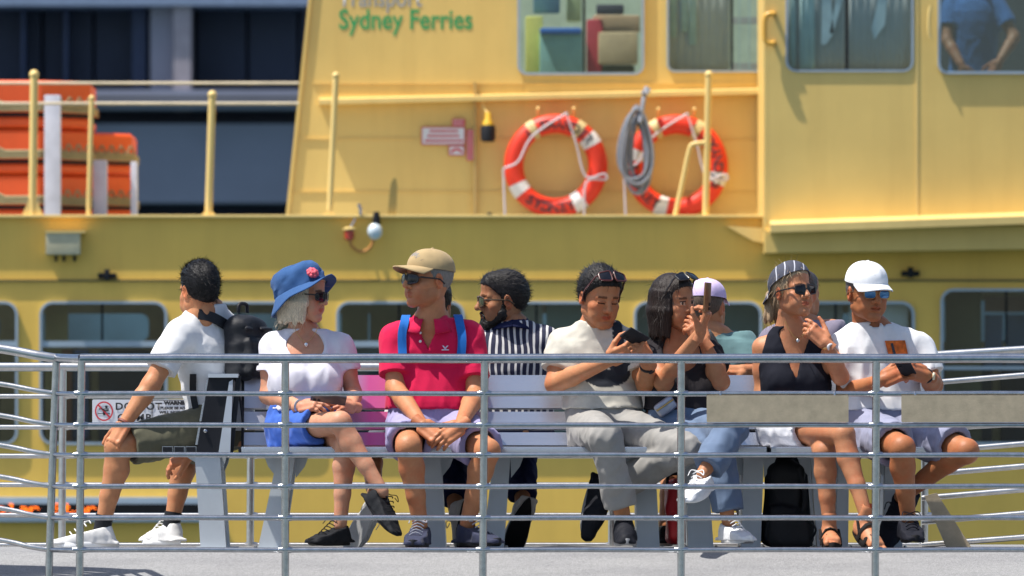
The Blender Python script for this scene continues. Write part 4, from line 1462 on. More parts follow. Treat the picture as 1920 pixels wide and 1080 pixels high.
# wheelhouse block standing proud on the right
KW = [(1477, -120, 1709, 131, 16), (1763, -120, 2010, 134, 14)]
plate('wheelhouse_side', [PX([(1441, -330), (2700, -330), (2700, 430), (1441, 430)], YK)]+[pxrr(a-2, t-2, c+2, b+2, r, YK) for a, t, c, b, r in KW], YK, YK+.06, M['yellow'], ferry)
f = window(*KW[0], YK, 4, [(1588, -120, 131, 4)], proud=.012); M['glass'] = M['dim_glass']; window(*KW[1], YK, 5); M['glass'] = GL
mb = MB(); a = A(1441, 430, YK); c = A(1441, -330, YK); mb.box((a[0]-.03, YK+.0, a[2]), (a[0]-.001, YW, c[2])); mb.build('wheelhouse_return', M['yellow'], ferry, False)
mb = MB()
e0, e1 = A(1443, 436, YK), A(2700, 400, YK)
def beam(mb, p, q, y0, y1, h):
    return mb.add([(p[0], y0, p[2]), (q[0], y0, q[2]), (q[0], y1, q[2]), (p[0], y1, p[2]), (p[0], y0, p[2]+h), (q[0], y0, q[2]+h), (q[0], y1, q[2]+h*1.6), (p[0], y1, p[2]+h*1.6)],
       [(0, 3, 2, 1), (4, 5, 6, 7), (0, 1, 5, 4), (1, 2, 6, 5), (2, 3, 7, 6), (3, 0, 4, 7)])
beam(mb, A(1443, 437, YK), A(2700, 395, YK), YK-.22, YK-.001, .055); mb.build('ledge', M['yellow2'], ferry, False)
mb = MB(); beam(mb, A(1434, 474, YK+.02), A(2700, 455, YK+.02), YK-.02, YK+.39, .16); mb.build('knuckle', M['yellow'], ferry, False)
mb = MB(); a, c = A(1704, -100, YK), A(1715, 420, YK); mb.box((a[0]+.05, YK-.006, c[2]), (a[0]+.065, YK-.0005, a[2])); mb.build('seam', M['yellow2'], ferry, False)
mb = MB(); a = A(1365, 428, YH-.0); mb.prism(PX([(1362, 424), (1434, 428), (1434, 456), (1412, 452)], YH-.03), YH-.05, YH-.001); mb.build('bracket', M['yellow2'], ferry, False)
# bright grab handle on the wheelhouse corner
mb = MB(); mb.tube(bez([A(1452, 26, YK-.055), A(1440, 27, YK-.055), A(1434, 36, YK-.055), A(1434, 70, YK-.055), A(1440, 80, YK-.055), A(1452, 81, YK-.055)], 20), .018, 10)
for y in (26, 81): mb.tube([A(1452, y, YK-.055), A(1452, y, YK+.0)], .018, 8)
mb.build('grab_handle', simple('varnished_handle', (.72, .38, .06), .3), ferry)
mb = MB(); mb.tube(bez([A(1745, 12, YK-.06), A(1742, 30, YK-.06), A(1742, 60, YK-.06), A(1745, 72, YK-.06)], 10), .012, 8); mb.build('grab_handle', M['yellow2'], ferry)
# stanchions along the deck edge
for (xt, yt_, xb, rr_, foot) in ((64, 140, 61, .028, 1), (398, 178, 391, .026, 0), (630, 142, 618, .022, 0), (1329, 140, 1323, .023, 0), (172, 184, 166, .017, 0)):
    mb = MB(); mb.tube([A(xt, yt_, YH+.02), A(xb, 404, YH+.02)], rr_, 12)
    mb.ball(A(xt, yt_, YH+.02), rr_*1.25, 10)
    if foot or xt in (398, 630):
        w = 20 if foot else 14
        mb.prism(PX([(xb-6, 372 if foot else 394), (xb+6, 372 if foot else 394), (xb+w, 404), (xb-w, 404)], YH), YH+.0, YH+.05)
    mb.build('stanchion', M['yellow2'], ferry)
mb = MB(); mb.tube(bez([A(1322, 268, YH+.02), A(1303, 270, YH+.02), A(1293, 280, YH+.02), A(1280, 340, YH+.02), A(1266, 404, YH+.02)], 24), .017, 10); mb.build('ladder_rail', M['yellow2'], ferry)
for y in (156, 194):
    mb = MB(); mb.tube([A(-500, y, YH+.4), A(560, y, YH+.4)], .011, 8); mb.build('guard_wire', simple('pale_rail', (.62, .52, .36), .5), ferry)
# fin, junction box, cleats
mb = MB(); fin = [(742, 333), (737, 336), (733, 345), (730, 365), (728, 390), (727, 406), (742, 406), (744, 380), (745, 350)]
mb.prism(PX(fin, YH), YH+.0, YH+.03); mb.build('vent_fin', simple('ochre_fin', (.34, .24, .07), .6), ferry, False)
mb = MB(); a, c = A(88, 478, YH), A(152, 434, YH); mb.box((a[0], YH-.16, a[2]), (c[0], YH-.0005, c[2]), bev=.008)
jb = mb.build('junction_box', simple('box_cream', (.52, .47, .31), .5), ferry)
mb = MB(); a, c = A(86, 437, YH-.1), A(160, 433, YH-.1); mb.box((a[0], YH-.17, a[2]), (c[0], YH-.001, c[2])); mb.build('lid', M['yellow2'], jb, False)
for x in (105, 120, 140):
    mb = MB(); mb.lathe([(.012, 0), (.012, .03), (.007, .045)], A(x, 479, YH-.08), (0, 0, -1), 8); mb.build('gland', M['dark'], jb)
for x, y in ((201, 517), (1707, 513)):
    mb = MB(); p = A(x, y, YH-.03)
    mb.box((p[0]-.065, YH-.05, p[2]-.018), (p[0]+.065, YH-.0005, p[2]+.018), bev=.008); mb.box((p[0]-.02, YH-.09, p[2]-.03), (p[0]+.02, YH-.05, p[2]+.045), bev=.008)
    mb.build('clip', M['dark'], ferry)
# notices on the cabin wall (too blurred to read in the photograph)
pk = simple('notice_pink', (.80, .55, .58), .5)
for (x0, y0, x1, y1) in ((790, 238, 872, 272), (848, 223, 872, 237), (841, 273, 871, 292), (875, 243, 888, 301)):
    o = plate('notice', [pxrr(x0, y0, x1, y1, 1.5, YW)], YW-.022, YW-.012, M['signwhite'] if x1-x0 > 25 else pk, ferry)
    plate('notice_border', [pxrr(x0, y0, x1, y1, 1.5, YW), pxrr(x0+1.6, y0+1.6, x1-1.6, y1-1.6, 1, YW)], YW-.026, YW-.0225, M['signred'], o)
    if (x0, x1) == (790, 872):
        for yy_, a, c in ((246, 806, 858), (255, 802, 862), (264, 797, 866)):
            for q in np.arange(a, c, 6.0):
                plate('print_line', [PX([(q, yy_-2), (q+4.4, yy_-2), (q+4.4, yy_+2), (q, yy_+2)], YW)], YW-.026, YW-.0225, M['signred'], o)
    elif y1-y0 > 40:
        for q in np.arange(y0+4, y1-5, 6.5):
            plate('print_line', [PX([(x0+3, q), (x1-3, q), (x1-3, q+4), (x0+3, q+4)], YW)], YW-.026, YW-.0225, M['signred'], o)
    elif x0 == 841:
        cx, cy = 856, 289
        arc = [(cx+12*math.cos(t), cy-11*math.sin(t)) for t in np.linspace(.3, math.pi-.3, 12)]+[(cx+8*math.cos(t), cy-7*math.sin(t)) for t in np.linspace(math.pi-.3, .3, 12)]
        plate('red_arc', [PX(arc, YW)], YW-.026, YW-.0225, M['signred'], o)
    else:
        for q in np.arange(x0+4, x1-4, 5):
            plate('print_line', [PX([(q, y0+4), (q+3, y0+4), (q+3, y1-4), (q, y1-4)], YW)], YW-.026, YW-.0225, M['signred'], o)
# lower saloon seen through the windows
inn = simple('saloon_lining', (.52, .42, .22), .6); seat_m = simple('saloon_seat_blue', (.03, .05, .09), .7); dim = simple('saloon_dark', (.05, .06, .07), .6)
YI = YH+3.6
ih = [(a-18, t+18, c-30, 640, 16) for a, t, c, b, r in holes[:-1]]
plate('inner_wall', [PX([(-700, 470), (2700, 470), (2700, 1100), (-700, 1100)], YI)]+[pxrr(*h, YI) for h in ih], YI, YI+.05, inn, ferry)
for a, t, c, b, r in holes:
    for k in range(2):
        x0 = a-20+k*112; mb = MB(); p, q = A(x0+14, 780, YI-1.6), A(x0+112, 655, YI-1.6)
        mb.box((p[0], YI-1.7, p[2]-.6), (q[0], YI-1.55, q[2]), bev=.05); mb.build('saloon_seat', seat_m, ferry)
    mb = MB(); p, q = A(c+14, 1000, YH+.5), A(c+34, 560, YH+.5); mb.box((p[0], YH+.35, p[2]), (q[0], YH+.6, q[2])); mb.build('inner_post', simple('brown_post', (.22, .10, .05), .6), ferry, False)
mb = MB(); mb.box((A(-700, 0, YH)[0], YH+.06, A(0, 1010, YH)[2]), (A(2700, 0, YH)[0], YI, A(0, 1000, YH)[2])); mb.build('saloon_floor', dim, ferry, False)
# wheelhouse and cabin interior, with solid stand-ins for window reflections
mb = MB(); mb.box((A(930, 0, YW)[0], YW+2.3, A(0, 400, YW)[2]), (A(1445, 0, YW)[0], YW+2.35, A(0, -330, YW)[2])); mb.build('cabin_lining', simple('cabin_lining_green', (.50, .60, .46), .7), ferry, False)
mb = MB(); mb.box((A(1442, 0, YK)[0], YK+2.6, A(0, 400, YK)[2]), (A(2300, 0, YK)[0], YK+2.65, A(0, -330, YK)[2])); mb.build('cabin_lining', dim, ferry, False)
for (x0, y0, x1, y1, d_, col) in ((985, 30, 1018, 140, .5, (.62, .62, .16)), (1000, -60, 1050, 24, .7, (.08, .20, .32)), (1012, 55, 1092, 160, .35, (.22, .42, .40)), (1012, 52, 1090, 64, .30, (.02, .12, .42)),
                                  (1062, -60, 1090, 40, .9, (.42, .52, .28)), (1100, 36, 1130, 160, .5, (.42, .03, .05)), (1122, 60, 1196, 120, .4, (.50, .38, .22)), (1112, 28, 1200, 60, .6, (.46, .33, .20)), (1118, 8, 1170, 26, .4, (.04, .04, .06)), (1126, 122, 1190, 150, .5, (.05, .06, .02))):
    mb = MB(); a, c = A(x0, y1, YW+d_), A(x1, y0, YW+d_); mb.box((a[0], YW+d_, a[2]), (c[0], YW+d_+.18, c[2]), bev=.02)
    mb.build('reflection_block', simple('reflection_colour', col, .7), ferry)  # coloured blocks added in place of the city reflected in this pane
cur = simple('pale_reflection', (.42, .44, .43), .8, var=.06); cur2 = simple('pale_reflection_strip', (.42, .56, .54), .8)
def reflection_sheet(x0, y0, x1, y1, Y, m, amp=.0035, n=30):  # pale sheet added behind the pane to stand for its reflections
    mb = MB(); rows = []
    for y in (y1, y0):
        rows.append([tuple(A(x0+(x1-x0)*k/n, y, Y)+np.array([0, amp*math.sin(k*1.7), 0])) for k in range(n+1)])
    grid_mb(mb, rows); o = mb.build('window_reflection', m, ferry); md = o.modifiers.new('t', 'SOLIDIFY'); md.thickness = .004
reflection_sheet(1250, -120, 1368, 140, YW+.10, cur); reflection_sheet(1478, -120, 1584, 140, YK+.10, cur); reflection_sheet(1592, -120, 1712, 140, YK+.10, cur)
for x0, x1, y0, y1, Y in ((1257, 1268, -100, 70, YW), (1292, 1306, -100, 84, YW), (1278, 1290, -80, 60, YW), (1500, 1528, -100, 130, YK), (1480, 1492, -100, 128, YK)):
    reflection_sheet(x0, y0, x1, y1, Y+.07, cur2, .004, 8)
for lp in ([(1542, -10), (1556, -30), (1564, 62), (1548, 84), (1540, 82)], [(1572, -20), (1586, -20), (1562, 64), (1556, 60)], [(1648, -5), (1664, -5), (1660, 46), (1640, 74), (1634, 54)]):
    plate('reflection_patch', [PX(lp, YK)], YK+.05, YK+.06, simple('reflection_patch_pale', (.60, .68, .68), .8), ferry)  # pale cut-outs added for the broken reflections in this pane
for k, x in enumerate((1385, 1404)):
    mb = MB(); a, c = A(x, 140, YW+.3), A(x+2.5, -120, YW+.3); mb.box((a[0], YW+.3, a[2]), (c[0], YW+.33, c[2])); mb.build('inner_mullion', cur2, ferry, False)
for y0, y1 in ((32, 44), (118, 136)):
    mb = MB(); a, c = A(1374, y1, YW+.5), A(1445, y0, YW+.5); mb.box((a[0], YW+.5, a[2]), (c[0], YW+.6, c[2])); mb.build('shelf', cur, ferry, False)
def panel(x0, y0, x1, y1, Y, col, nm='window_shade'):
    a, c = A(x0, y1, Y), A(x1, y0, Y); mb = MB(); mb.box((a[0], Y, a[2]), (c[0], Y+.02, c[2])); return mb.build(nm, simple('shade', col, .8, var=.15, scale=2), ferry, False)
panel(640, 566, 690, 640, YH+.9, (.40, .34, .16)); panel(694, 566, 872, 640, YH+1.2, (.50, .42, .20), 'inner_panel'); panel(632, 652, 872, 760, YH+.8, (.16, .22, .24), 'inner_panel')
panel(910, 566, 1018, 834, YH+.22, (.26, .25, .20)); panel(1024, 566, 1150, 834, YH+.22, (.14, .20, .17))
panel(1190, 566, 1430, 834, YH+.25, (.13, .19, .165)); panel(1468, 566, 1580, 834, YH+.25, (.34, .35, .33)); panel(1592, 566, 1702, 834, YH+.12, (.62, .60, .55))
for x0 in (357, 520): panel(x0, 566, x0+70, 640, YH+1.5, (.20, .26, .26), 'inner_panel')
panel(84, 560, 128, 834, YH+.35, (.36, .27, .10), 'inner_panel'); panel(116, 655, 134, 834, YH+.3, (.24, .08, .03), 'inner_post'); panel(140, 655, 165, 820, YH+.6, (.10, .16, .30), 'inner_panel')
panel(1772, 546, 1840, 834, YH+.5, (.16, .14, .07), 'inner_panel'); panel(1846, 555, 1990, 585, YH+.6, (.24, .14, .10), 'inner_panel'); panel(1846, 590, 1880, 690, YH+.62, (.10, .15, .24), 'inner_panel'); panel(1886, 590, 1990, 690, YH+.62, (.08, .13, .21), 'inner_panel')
# LED destination sign low on the hull
mb = MB()
sg = empty('destination_sign', A(190, 970, YH-.1), 'dark LED sign strip with orange dot letters low on the ferry side', 'sign')
a, c = A(-260, 979, YH-.06), A(402, 932, YH-.06); mb.box((a[0], YH-.12, a[2]), (c[0], YH-.002, c[2]), bev=.01); mb.build('housing', M['winframe'], sg)
plate('screen', [PX([(-250, 945), (392, 945), (392, 964), (-250, 964)], YH-.12)], YH-.124, YH-.1205, M['black'], sg)
G = {'S': ['.####', '#....', '#....', '.###.', '....#', '....#', '####.'], 'o': ['.....', '.....', '.###.', '#...#', '#...#', '#...#', '.###.'], 'l': ['.##..', '..#..', '..#..', '..#..', '..#..', '..#..', '.###.'],
     'a': ['.....', '.....', '.###.', '....#', '.####', '#...#', '.####'], 'r': ['.....', '.....', '#.##.', '##..#', '#....', '#....', '#....'], 't': ['.#...', '.#...', '###..', '.#...', '.#...', '.#..#', '..##.']}
dots = MB(); x = -28.0
for ch in 'Solar Star':
    if ch != ' ':
        for j, row in enumerate(G[ch]):
            for i, v in enumerate(row):
                if v == '#':
                    p = A(x+i*3.6, 945.6+j*2.75, YH-.128); r_ = .0058
                    dots.box((p[0]-r_, YH-.127, p[2]-r_*.8), (p[0]+r_, YH-.1245, p[2]+r_*.8))
    x += 21.4
dots.build('led_dots', emit_mat('led_orange', (1.0, .16, .01), 2.2), sg, False)['kind'] = 'stuff'

# lifebuoys
mo = simple('lifebuoy_orange', (.74, .036, .010), .5, var=.06, bump=.1); mw = simple('lifebuoy_band', (.70, .68, .66), .6); mtan = simple('lifebuoy_strap', (.62, .48, .22), .6); mrope = simple('grab_line', (.55, .50, .54), .8, bump=.4)
def torus(R, r, n=64, m=20, a0=0, a1=2*math.pi, gr=1.0):
    mb = MB(); rows = []
    full = abs(a1-a0-2*math.pi) < 1e-6
    for i in range(n if full else n+1):
        t = a0+(a1-a0)*i/n
        rows.append([((R+r*gr*math.cos(q))*math.cos(t), r*gr*.85*math.sin(q), (R+r*gr*math.cos(q))*math.sin(t)) for q in np.linspace(0, 2*math.pi, m+1)[:-1]])
    if full: rows.append(rows[0])
    return grid_mb(mb, [r_[::-1] for r_ in rows], closeu=True)
RR, rr = .304, .070
def lifebuoy(px, py, label, bands, tans, texts):
    c = A(px, py, YW-.14)
    root = empty('lifebuoy', c, label, 'lifebuoy', 'lifebuoys on the ferry cabin wall')
    def put(mb, nm, mat):
        mb.v = [tuple(np.array(p)+c) for p in mb.v]
        return mb.build(nm, mat, root)
    ring = put(torus(RR, rr), 'ring', mo)
    for b_ in bands: put(torus(RR, rr, 8, 20, math.radians(b_-7.5), math.radians(b_+7.5), 1.02), 'band', mw)
    for b_ in tans: put(torus(RR, rr, 8, 20, math.radians(b_-5), math.radians(b_+5), 1.035), 'strap', mtan)
    for txt, mid, flip in texts:
        for i, chh in enumerate(txt):
            me = text_mesh(chh, .10, .002)
            V = np.empty(len(me.vertices)*3, np.float32); me.vertices.foreach_get('co', V); V = V.reshape(-1, 3)
            step = math.radians(11.5)
            an = math.radians(mid)+(-(i-(len(txt)-1)/2) if not flip else (i-(len(txt)-1)/2))*step
            rad = RR+(V[:, 1]-.035)*(-1 if flip else 1)
            th = an-(V[:, 0]/RR)*(1 if not flip else -1)
            W = np.stack([rad*np.cos(th)+c[0], c[1]-.85*np.sqrt(np.maximum(rr**2-(rad-RR)**2, 0))-.004, rad*np.sin(th)+c[2]], 1)
            me.vertices.foreach_set('co', W.astype(np.float32).ravel()); me.update(); me.name = 'lettering'
            link('lettering', me, M['signblack'], ring)
    mb = MB()
    for pts in ([(-.375, -.02), (-.27, .03), (-.17, .21), (.06, .365), (.085, .35), (.15, .15), (.215, -.08), (.345, -.06), (.36, -.10), (.22, -.12), (.205, -.37)], [(-.378, -.02), (-.372, -.2), (-.365, -.38)]):
        mb.tube([np.array([x, -.075-.02*(abs(x) < .33), z])+c for x, z in (pts if len(pts) == 3 else [tuple(q[[0, 1]]) for q in np.array(bez([(a, b, 0) for a, b in pts], 40))])], .0085, 7)
    mb.build('grab_line', mrope, root)
    for s in (-.13, .13):
        mb = MB(); mb.tube([np.array([s, .13, .30])+c, np.array([s, .0, .42])+c], .010, 8); mb.build('hook', M['yellow2'], root)
lifebuoy(1042, 311, 'orange lifebuoy with no rope coil over it', [36, 212, 302], [122, 58], [('ALEXANDER', 85, False), ('SYDNEY', 262, True)])
lifebuoy(1268, 312, 'orange lifebuoy half covered by the grey rope coil', [-16, 250, 165], [60, 118], [('ALEXANDER', 20, False), ('SYDNEY', 212, True)])
# rope coil
coil = MB(); random.seed(3)
for k in range(11):
    w = 21+random.uniform(-9, 11); hgt = 74+random.uniform(-14, 11); cx = 1194+random.uniform(-7, 8)-k*.2; cy = 275+random.uniform(-4, 8)
    pts = []
    for t in np.linspace(0, 2*math.pi, 25)[:-1]:
        sx = math.sin(t)*(.62+.38*(1-math.cos(t))/2*1.6)
        p = A(cx+w*sx, cy-hgt*math.cos(t)+0, YW-.28-.011*k); pts.append(p)
    coil.tube(pts, .0105, 7, closed=True)
coil.tube(bez([A(1212, 165, YW-.2), A(1207, 185, YW-.32), A(1204, 205, YW-.36), A(1200, 230, YW-.40)], 12), .017, 8)
coil.tube(bez([A(1218, 168, YW-.2), A(1210, 178, YW-.3), A(1204, 172, YW-.33)], 8), .012, 7)
tag(coil.build('rope_coil', simple('blue_grey_rope', (.22, .24, .29), .85, bump=.5, bscale=220)), 'grey blue rope hung in a long coil over the second lifebuoy', 'rope')
# hanging bucket light
hb = empty('hanging_float_light', A(915, 266, YW-.1), 'black canister light with yellow top hanging on the cabin wall', 'light')
mb = MB(); mb.lathe([(.035, 0), (.052, .01), (.055, .10), (.045, .12)], A(915, 266, YW-.12), n=20); mb.build('canister', M['dark'], hb)
mb = MB(); mb.lathe([(.040, 0), (.036, .03), (.022, .045), (.02, .09), (.012, .10)], A(915, 236, YW-.12), n=16); mb.build('yellow_cap', simple('yellow_plastic', (.70, .42, .02), .45), hb)
mb = MB(); mb.tube([A(915, 214, YW-.12), A(906, 200, YW-.08), A(905, 180, YW-.06)], .008, 6); mb.build('cord', M['yellow2'], hb)
# signal lamps with hose
lm = empty('deck_lamp', A(680, 430, YH-.1), 'round clear bulkhead lamp and red lamp joined by an orange hose', 'lamp')
mb = MB(); p = A(703, 434, YH-.14); mb.ball(p, (.055, .05, .060), 18); mb.build('clear_globe', simple('lamp_glass', (.62, .70, .74), .08, spec=.9, coat=1.0), lm)
mb = MB(); mb.lathe([(.028, 0), (.03, .03), (.02, .09)], A(706, 421, YH-.13), n=14); mb.build('lamp_cap', M['dark'], lm)
mb = MB(); mb.lathe([(.02, -.05), (.036, -.035), (.038, .02), (.02, .03)], A(655, 438, YH-.1), n=16); mb.build('red_globe', simple('red_glass', (.45, .03, .01), .15, coat=1.0), lm)
mb = MB(); mb.lathe([(.045, 0), (.045, .012), (.02, .02)], A(655, 431, YH-.1), n=16); mb.build('lamp_cap', M['yellow2'], lm)
mb = MB(); mb.tube(bez([A(655, 447, YH-.1), A(660, 462, YH-.1), A(676, 472, YH-.1), A(692, 466, YH-.1), A(701, 450, YH-.1)], 20), .012, 8); mb.build('hose', simple('orange_hose', (.50, .22, .05), .5), lm)
mb = MB(); a, c = A(640, 421, YH-.05), A(736, 404, YH-.05)
mb.tube([A(676, 404, YH-.06), A(676, 392, YH-.06), A(672, 382, YH-.06)], .012, 8); mb.build('mount', M['steel'], lm); mb = MB(); mb.tube([A(655, 430, YH-.1), A(664, 415, YH-.06), A(668, 405, YH-.02)], .008, 6); mb.build('mount', M['steel'], lm); mb = MB(); mb.tube([A(704, 424, YH-.1), A(704, 405, YH-.02)], .010, 6)
mb.build('mount', M['steel'], lm)
mb = MB(); mb.ball(A(918, 402, YW-.2), (.02, .02, .016), 10); mb.build('drain_plug', M['black'], ferry)

# liferaft canisters: stacked orange boxes held by white uprights
ro = simple('liferaft_orange', (.78, .10, .018), .5, var=.05, bump=.08, bscale=30); rrp = simple('lashing_rope', (.36, .30, .16), .9, bump=.5); redside = ro
def raft(px0, px1, py0, py1, label, Y=YH+1.1):
    x0, x1 = A(px0, 0, Y)[0], A(px1, 0, Y)[0]; z0, z1 = A(0, py1, Y)[2], A(0, py0, Y)[2]
    root = empty('buoyant_raft', ((x0+x1)/2, Y+.6, z0), label, 'life raft', 'orange buoyant rafts stacked on the upper deck')
    ch = .34
    out = [(x0, Y), (x1-ch, Y), (x1, Y+ch), (x1, Y+1.2), (x0, Y+1.2)]
    for (a, c, nm, ins) in ((z0+.32*(z1-z0), z1, 'upper_shell', 0), (z0, z0+.24*(z1-z0), 'lower_shell', 0), (z0+.24*(z1-z0), z0+.32*(z1-z0), 'joint', .03)):
        mb = MB(); n_ = len(out); cx, cy = np.mean([p[0] for p in out]), np.mean([p[1] for p in out])
        rows = []
        e = .035 if ins == 0 else 0
        for (z, s_) in ((a, e+ins), (a+e*.6, ins), (c-e*.6, ins), (c, e+ins)):
            rows.append([(x+(cx-x)*s_, y+(cy-y)*s_*1.4, z) for x, y in out])
        grid_mb(mb, rows, closeu=True); mb.add(rows[0], [tuple(range(n_-1, -1, -1))]); mb.add(rows[-1], [tuple(range(n_))])
        mb.build(nm, ro if ins == 0 else M['dark'], root, False)
    mb = MB(); zr = z0+.36*(z1-z0)
    for dz in (0, .022, .04):
        mb.tube([(x0, Y-.012, zr+dz), (x1-ch, Y-.012, zr+dz+.008), (x1+.01, Y+ch, zr+dz), (x1+.01, Y+1.2, zr+dz)], .011, 6)
    for k in range(5):
        xa = x1-ch*.9+k*ch*.2; mb.tube(bez([(xa, Y+.0+k*.06, zr+.04), (xa+.03, Y+k*.06, zr+.10), (xa+.06, Y+.02+k*.06, zr+.04)], 8), .008, 5)
    for k in range(3):
        xa = x0+.1+k*.35
        if xa+.3 > x1-ch: break
        mb.tube(bez([(xa, Y-.014, zr+.05), (xa+.10, Y-.016, zr+.10), (xa+.30, Y-.014, zr+.02)], 10), .009, 5)
    mb.build('lashing', rrp, root)
raft(-260, 166, 150, 240, 'topmost orange raft of the taller stack'); raft(-260, 164, 242, 326, 'middle orange raft of the taller stack under the topmost one'); raft(-260, 162, 328, 412, 'bottom orange raft of the taller stack')
raft(60, 244, 248, 326, 'upper orange raft of the lower stack', YH+1.9); raft(60, 244, 328, 412, 'lower orange raft of the lower stack', YH+1.9)
def upright(x0, x1, y0, label, Y=YH+.9):
    mb = MB(); a, c = A(x0, 412, Y), A(x1, y0, Y); mb.box((a[0], Y, a[2]), (c[0], Y+.14, c[2]), bev=.008)
    tag(mb.build('raft_upright', simple('lilac_white_paint', (.66, .66, .74), .5)), label, 'upright', 'white uprights holding the rafts')
upright(83, 113, 178, 'tall broad white upright in front of the taller raft stack'); upright(174, 200, 300, 'short white upright in front of the lower raft stack', YH+1.6); upright(245, 257, 303, 'slim white upright at the right end of the lower raft stack', YH+1.6)

# ------------------------------------------------------------------ building across the water
YB = 95.0
bl = empty('waterfront_building', A(290, 400, YB), 'blurred dark glazed waterfront building beyond the ferry deck', 'building')
conc = simple('blue_grey_concrete', (.185, .205, .26), .8, scale=.4, var=.18); glz = simple('dark_glazing', (.048, .060, .10), .5, spec=.2, var=.3, scale=.3); pier = simple('pale_pier', (.30, .30, .37), .8, scale=.5); bluem = simple('blue_mullion', (.03, .05, .12), .5)
def bpart(x0, y0, x1, y1, Y, dep, nm, mat):
    a, c = A(x0, y1, Y), A(x1, y0, Y); mb = MB(); mb.box((a[0], Y, a[2]), (c[0], Y+dep, c[2])); return mb.build(nm, mat, bl, False)
bpart(-900, 168, 2900, 205, YB-.6, 4, 'spandrel', conc); bpart(-900, 232, 2900, 380, YB-.3, 4, 'wall', conc); bpart(-900, 206, 2900, 231, YB+.4, 4, 'recess', glz)
bpart(-900, -40, 2900, 10, YB-.6, 4, 'spandrel', simple('light_spandrel', (.22, .28, .40), .7)); bpart(-900, 381, 2900, 440, YB+1.2, 4, 'undercroft', glz); bpart(-900, 441, 2900, 760, YB+.2, 4, 'quay_wall', simple('mottled_quay', (.13, .20, .22), .8, var=.7, scale=.5)); bpart(-900, -900, 2900, -41, YB, 4, 'wall', conc)
bpart(-900, 10, 2900, 168, YB+1.6, .2, 'glazed_wall', glz)
for x0 in range(-880, 2880, 96):
    bpart(x0+3, 11, x0+93, 167, YB+.8, .2, 'window', glz)
for x0 in (-640, -200, 40, 120, 1200, 2000): bpart(x0, 11, x0+7, 167, YB+.3, .5, 'mullion', bluem)
for x0 in (-560, 248, 900): bpart(x0, 11, x0+26, 167, YB+.2, .5, 'mullion', bluem)
for x0 in (-420, 282, 1100, 1900): bpart(x0, 11, x0+42, 167.5, YB-.2, .9, 'pier', pier); bpart(x0+43, 11, x0+76, 206, YB-.5, 1.0, 'pier', simple('rosy_pier', (.34, .30, .33), .8))
for y in (176, 188): bpart(-900, y, 2900, y+4, YB-.75, .14, 'string_course', pier)
# ------------------------------------------------------------------ the cast
def surf_y(obs, px, py, rad=6.0, front=True):
    """depth of the nearest surface of these meshes at a photograph pixel"""
    best = None
    for o in (obs if isinstance(obs, (list, tuple)) else [obs]):
        V = np.empty(len(o.data.vertices)*3, np.float32); o.data.vertices.foreach_get('co', V); V = V.reshape(-1, 3)
        s = FPX/(D0+V[:, 1]); x = 960+V[:, 0]*s; y = HOR-(V[:, 2]-CAMZ)*s
        m = (x-px)**2+(y-py)**2 < rad*rad
        if m.any():
            v = V[m, 1].min() if front else V[m, 1].max()
            best = v if best is None else (min(best, v) if front else max(best, v))
    return 0.0 if best is None else float(best)
def pxof(V):
    s = FPX/(D0+V[:, 1])
    return 960+V[:, 0]*s, HOR-(V[:, 2]-CAMZ)*s

lens_dark = simple('dark_lens', (.008, .009, .014), .08, spec=.35, var=.02)
lens_blue = simple('mirror_blue_lens', (.10, .22, .45), .08, .85, .05)
lens_green = simple('green_lens', (.10, .12, .08), .08, .3)
fr_black = simple('black_frame', (.012, .012, .014), .3); fr_gold = simple('gold_frame', (.55, .36, .14), .3, .9); fr_tort = simple('tortoise_frame', (.06, .035, .02), .35)
navy_sole = M['white']
T_ = (0, 0, 1)

# 1 man with the black backpack, sitting on the end bench, back turned
p1 = person(dict(seed=1, label='person in white t-shirt and olive shorts sitting with back turned, hand on knee', face=(-.75, .66), pel=(414, 800, .32), chest=(400, 700, .30), neck=(388, 581, .26), head=(374, 545, .22), hdir=(-.50, .86, -.06),
    sh=[(434, 622, .40), (338, 626, .14)], el=[(404, 742, .52), (283, 722, .06)], wr=[(356, 850, .60), (232, 796, .0)], tip=[(322, 868, .62), (204, 845, -.03)], pose=['relax', 'knee'], hn=[(0, -.5, .9), (-.35, -.7, .6)],
    hip=[(424, 803, .42), (392, 803, .22)], kn=[(348, 840, .80), (220, 838, .02)], an=[(322, 980, .78), (193, 985, .04)], w=(.168, .138, .150, .105), skin=(.50, .24, .13),
    hd=dict(w=.90), shirt=dict(mat=cloth((.66, .66, .67)), sleeve=.68, hem=806, neck='crew', fa=.007), pants=dict(mat=cloth((.105, .10, .065)), len=.86, flare=.012),
    shoes=dict(kind='low', mat=cloth((.70, .69, .68), .6), sole=M['white'], toe=[(-.55, .83, 0), (-1, -.06, 0)], up=[T_, T_], k=1.0, sock=M['dark']),
    hair=dict(style='short', col=(.012, .011, .012), n=3600, hair_t=.015)))
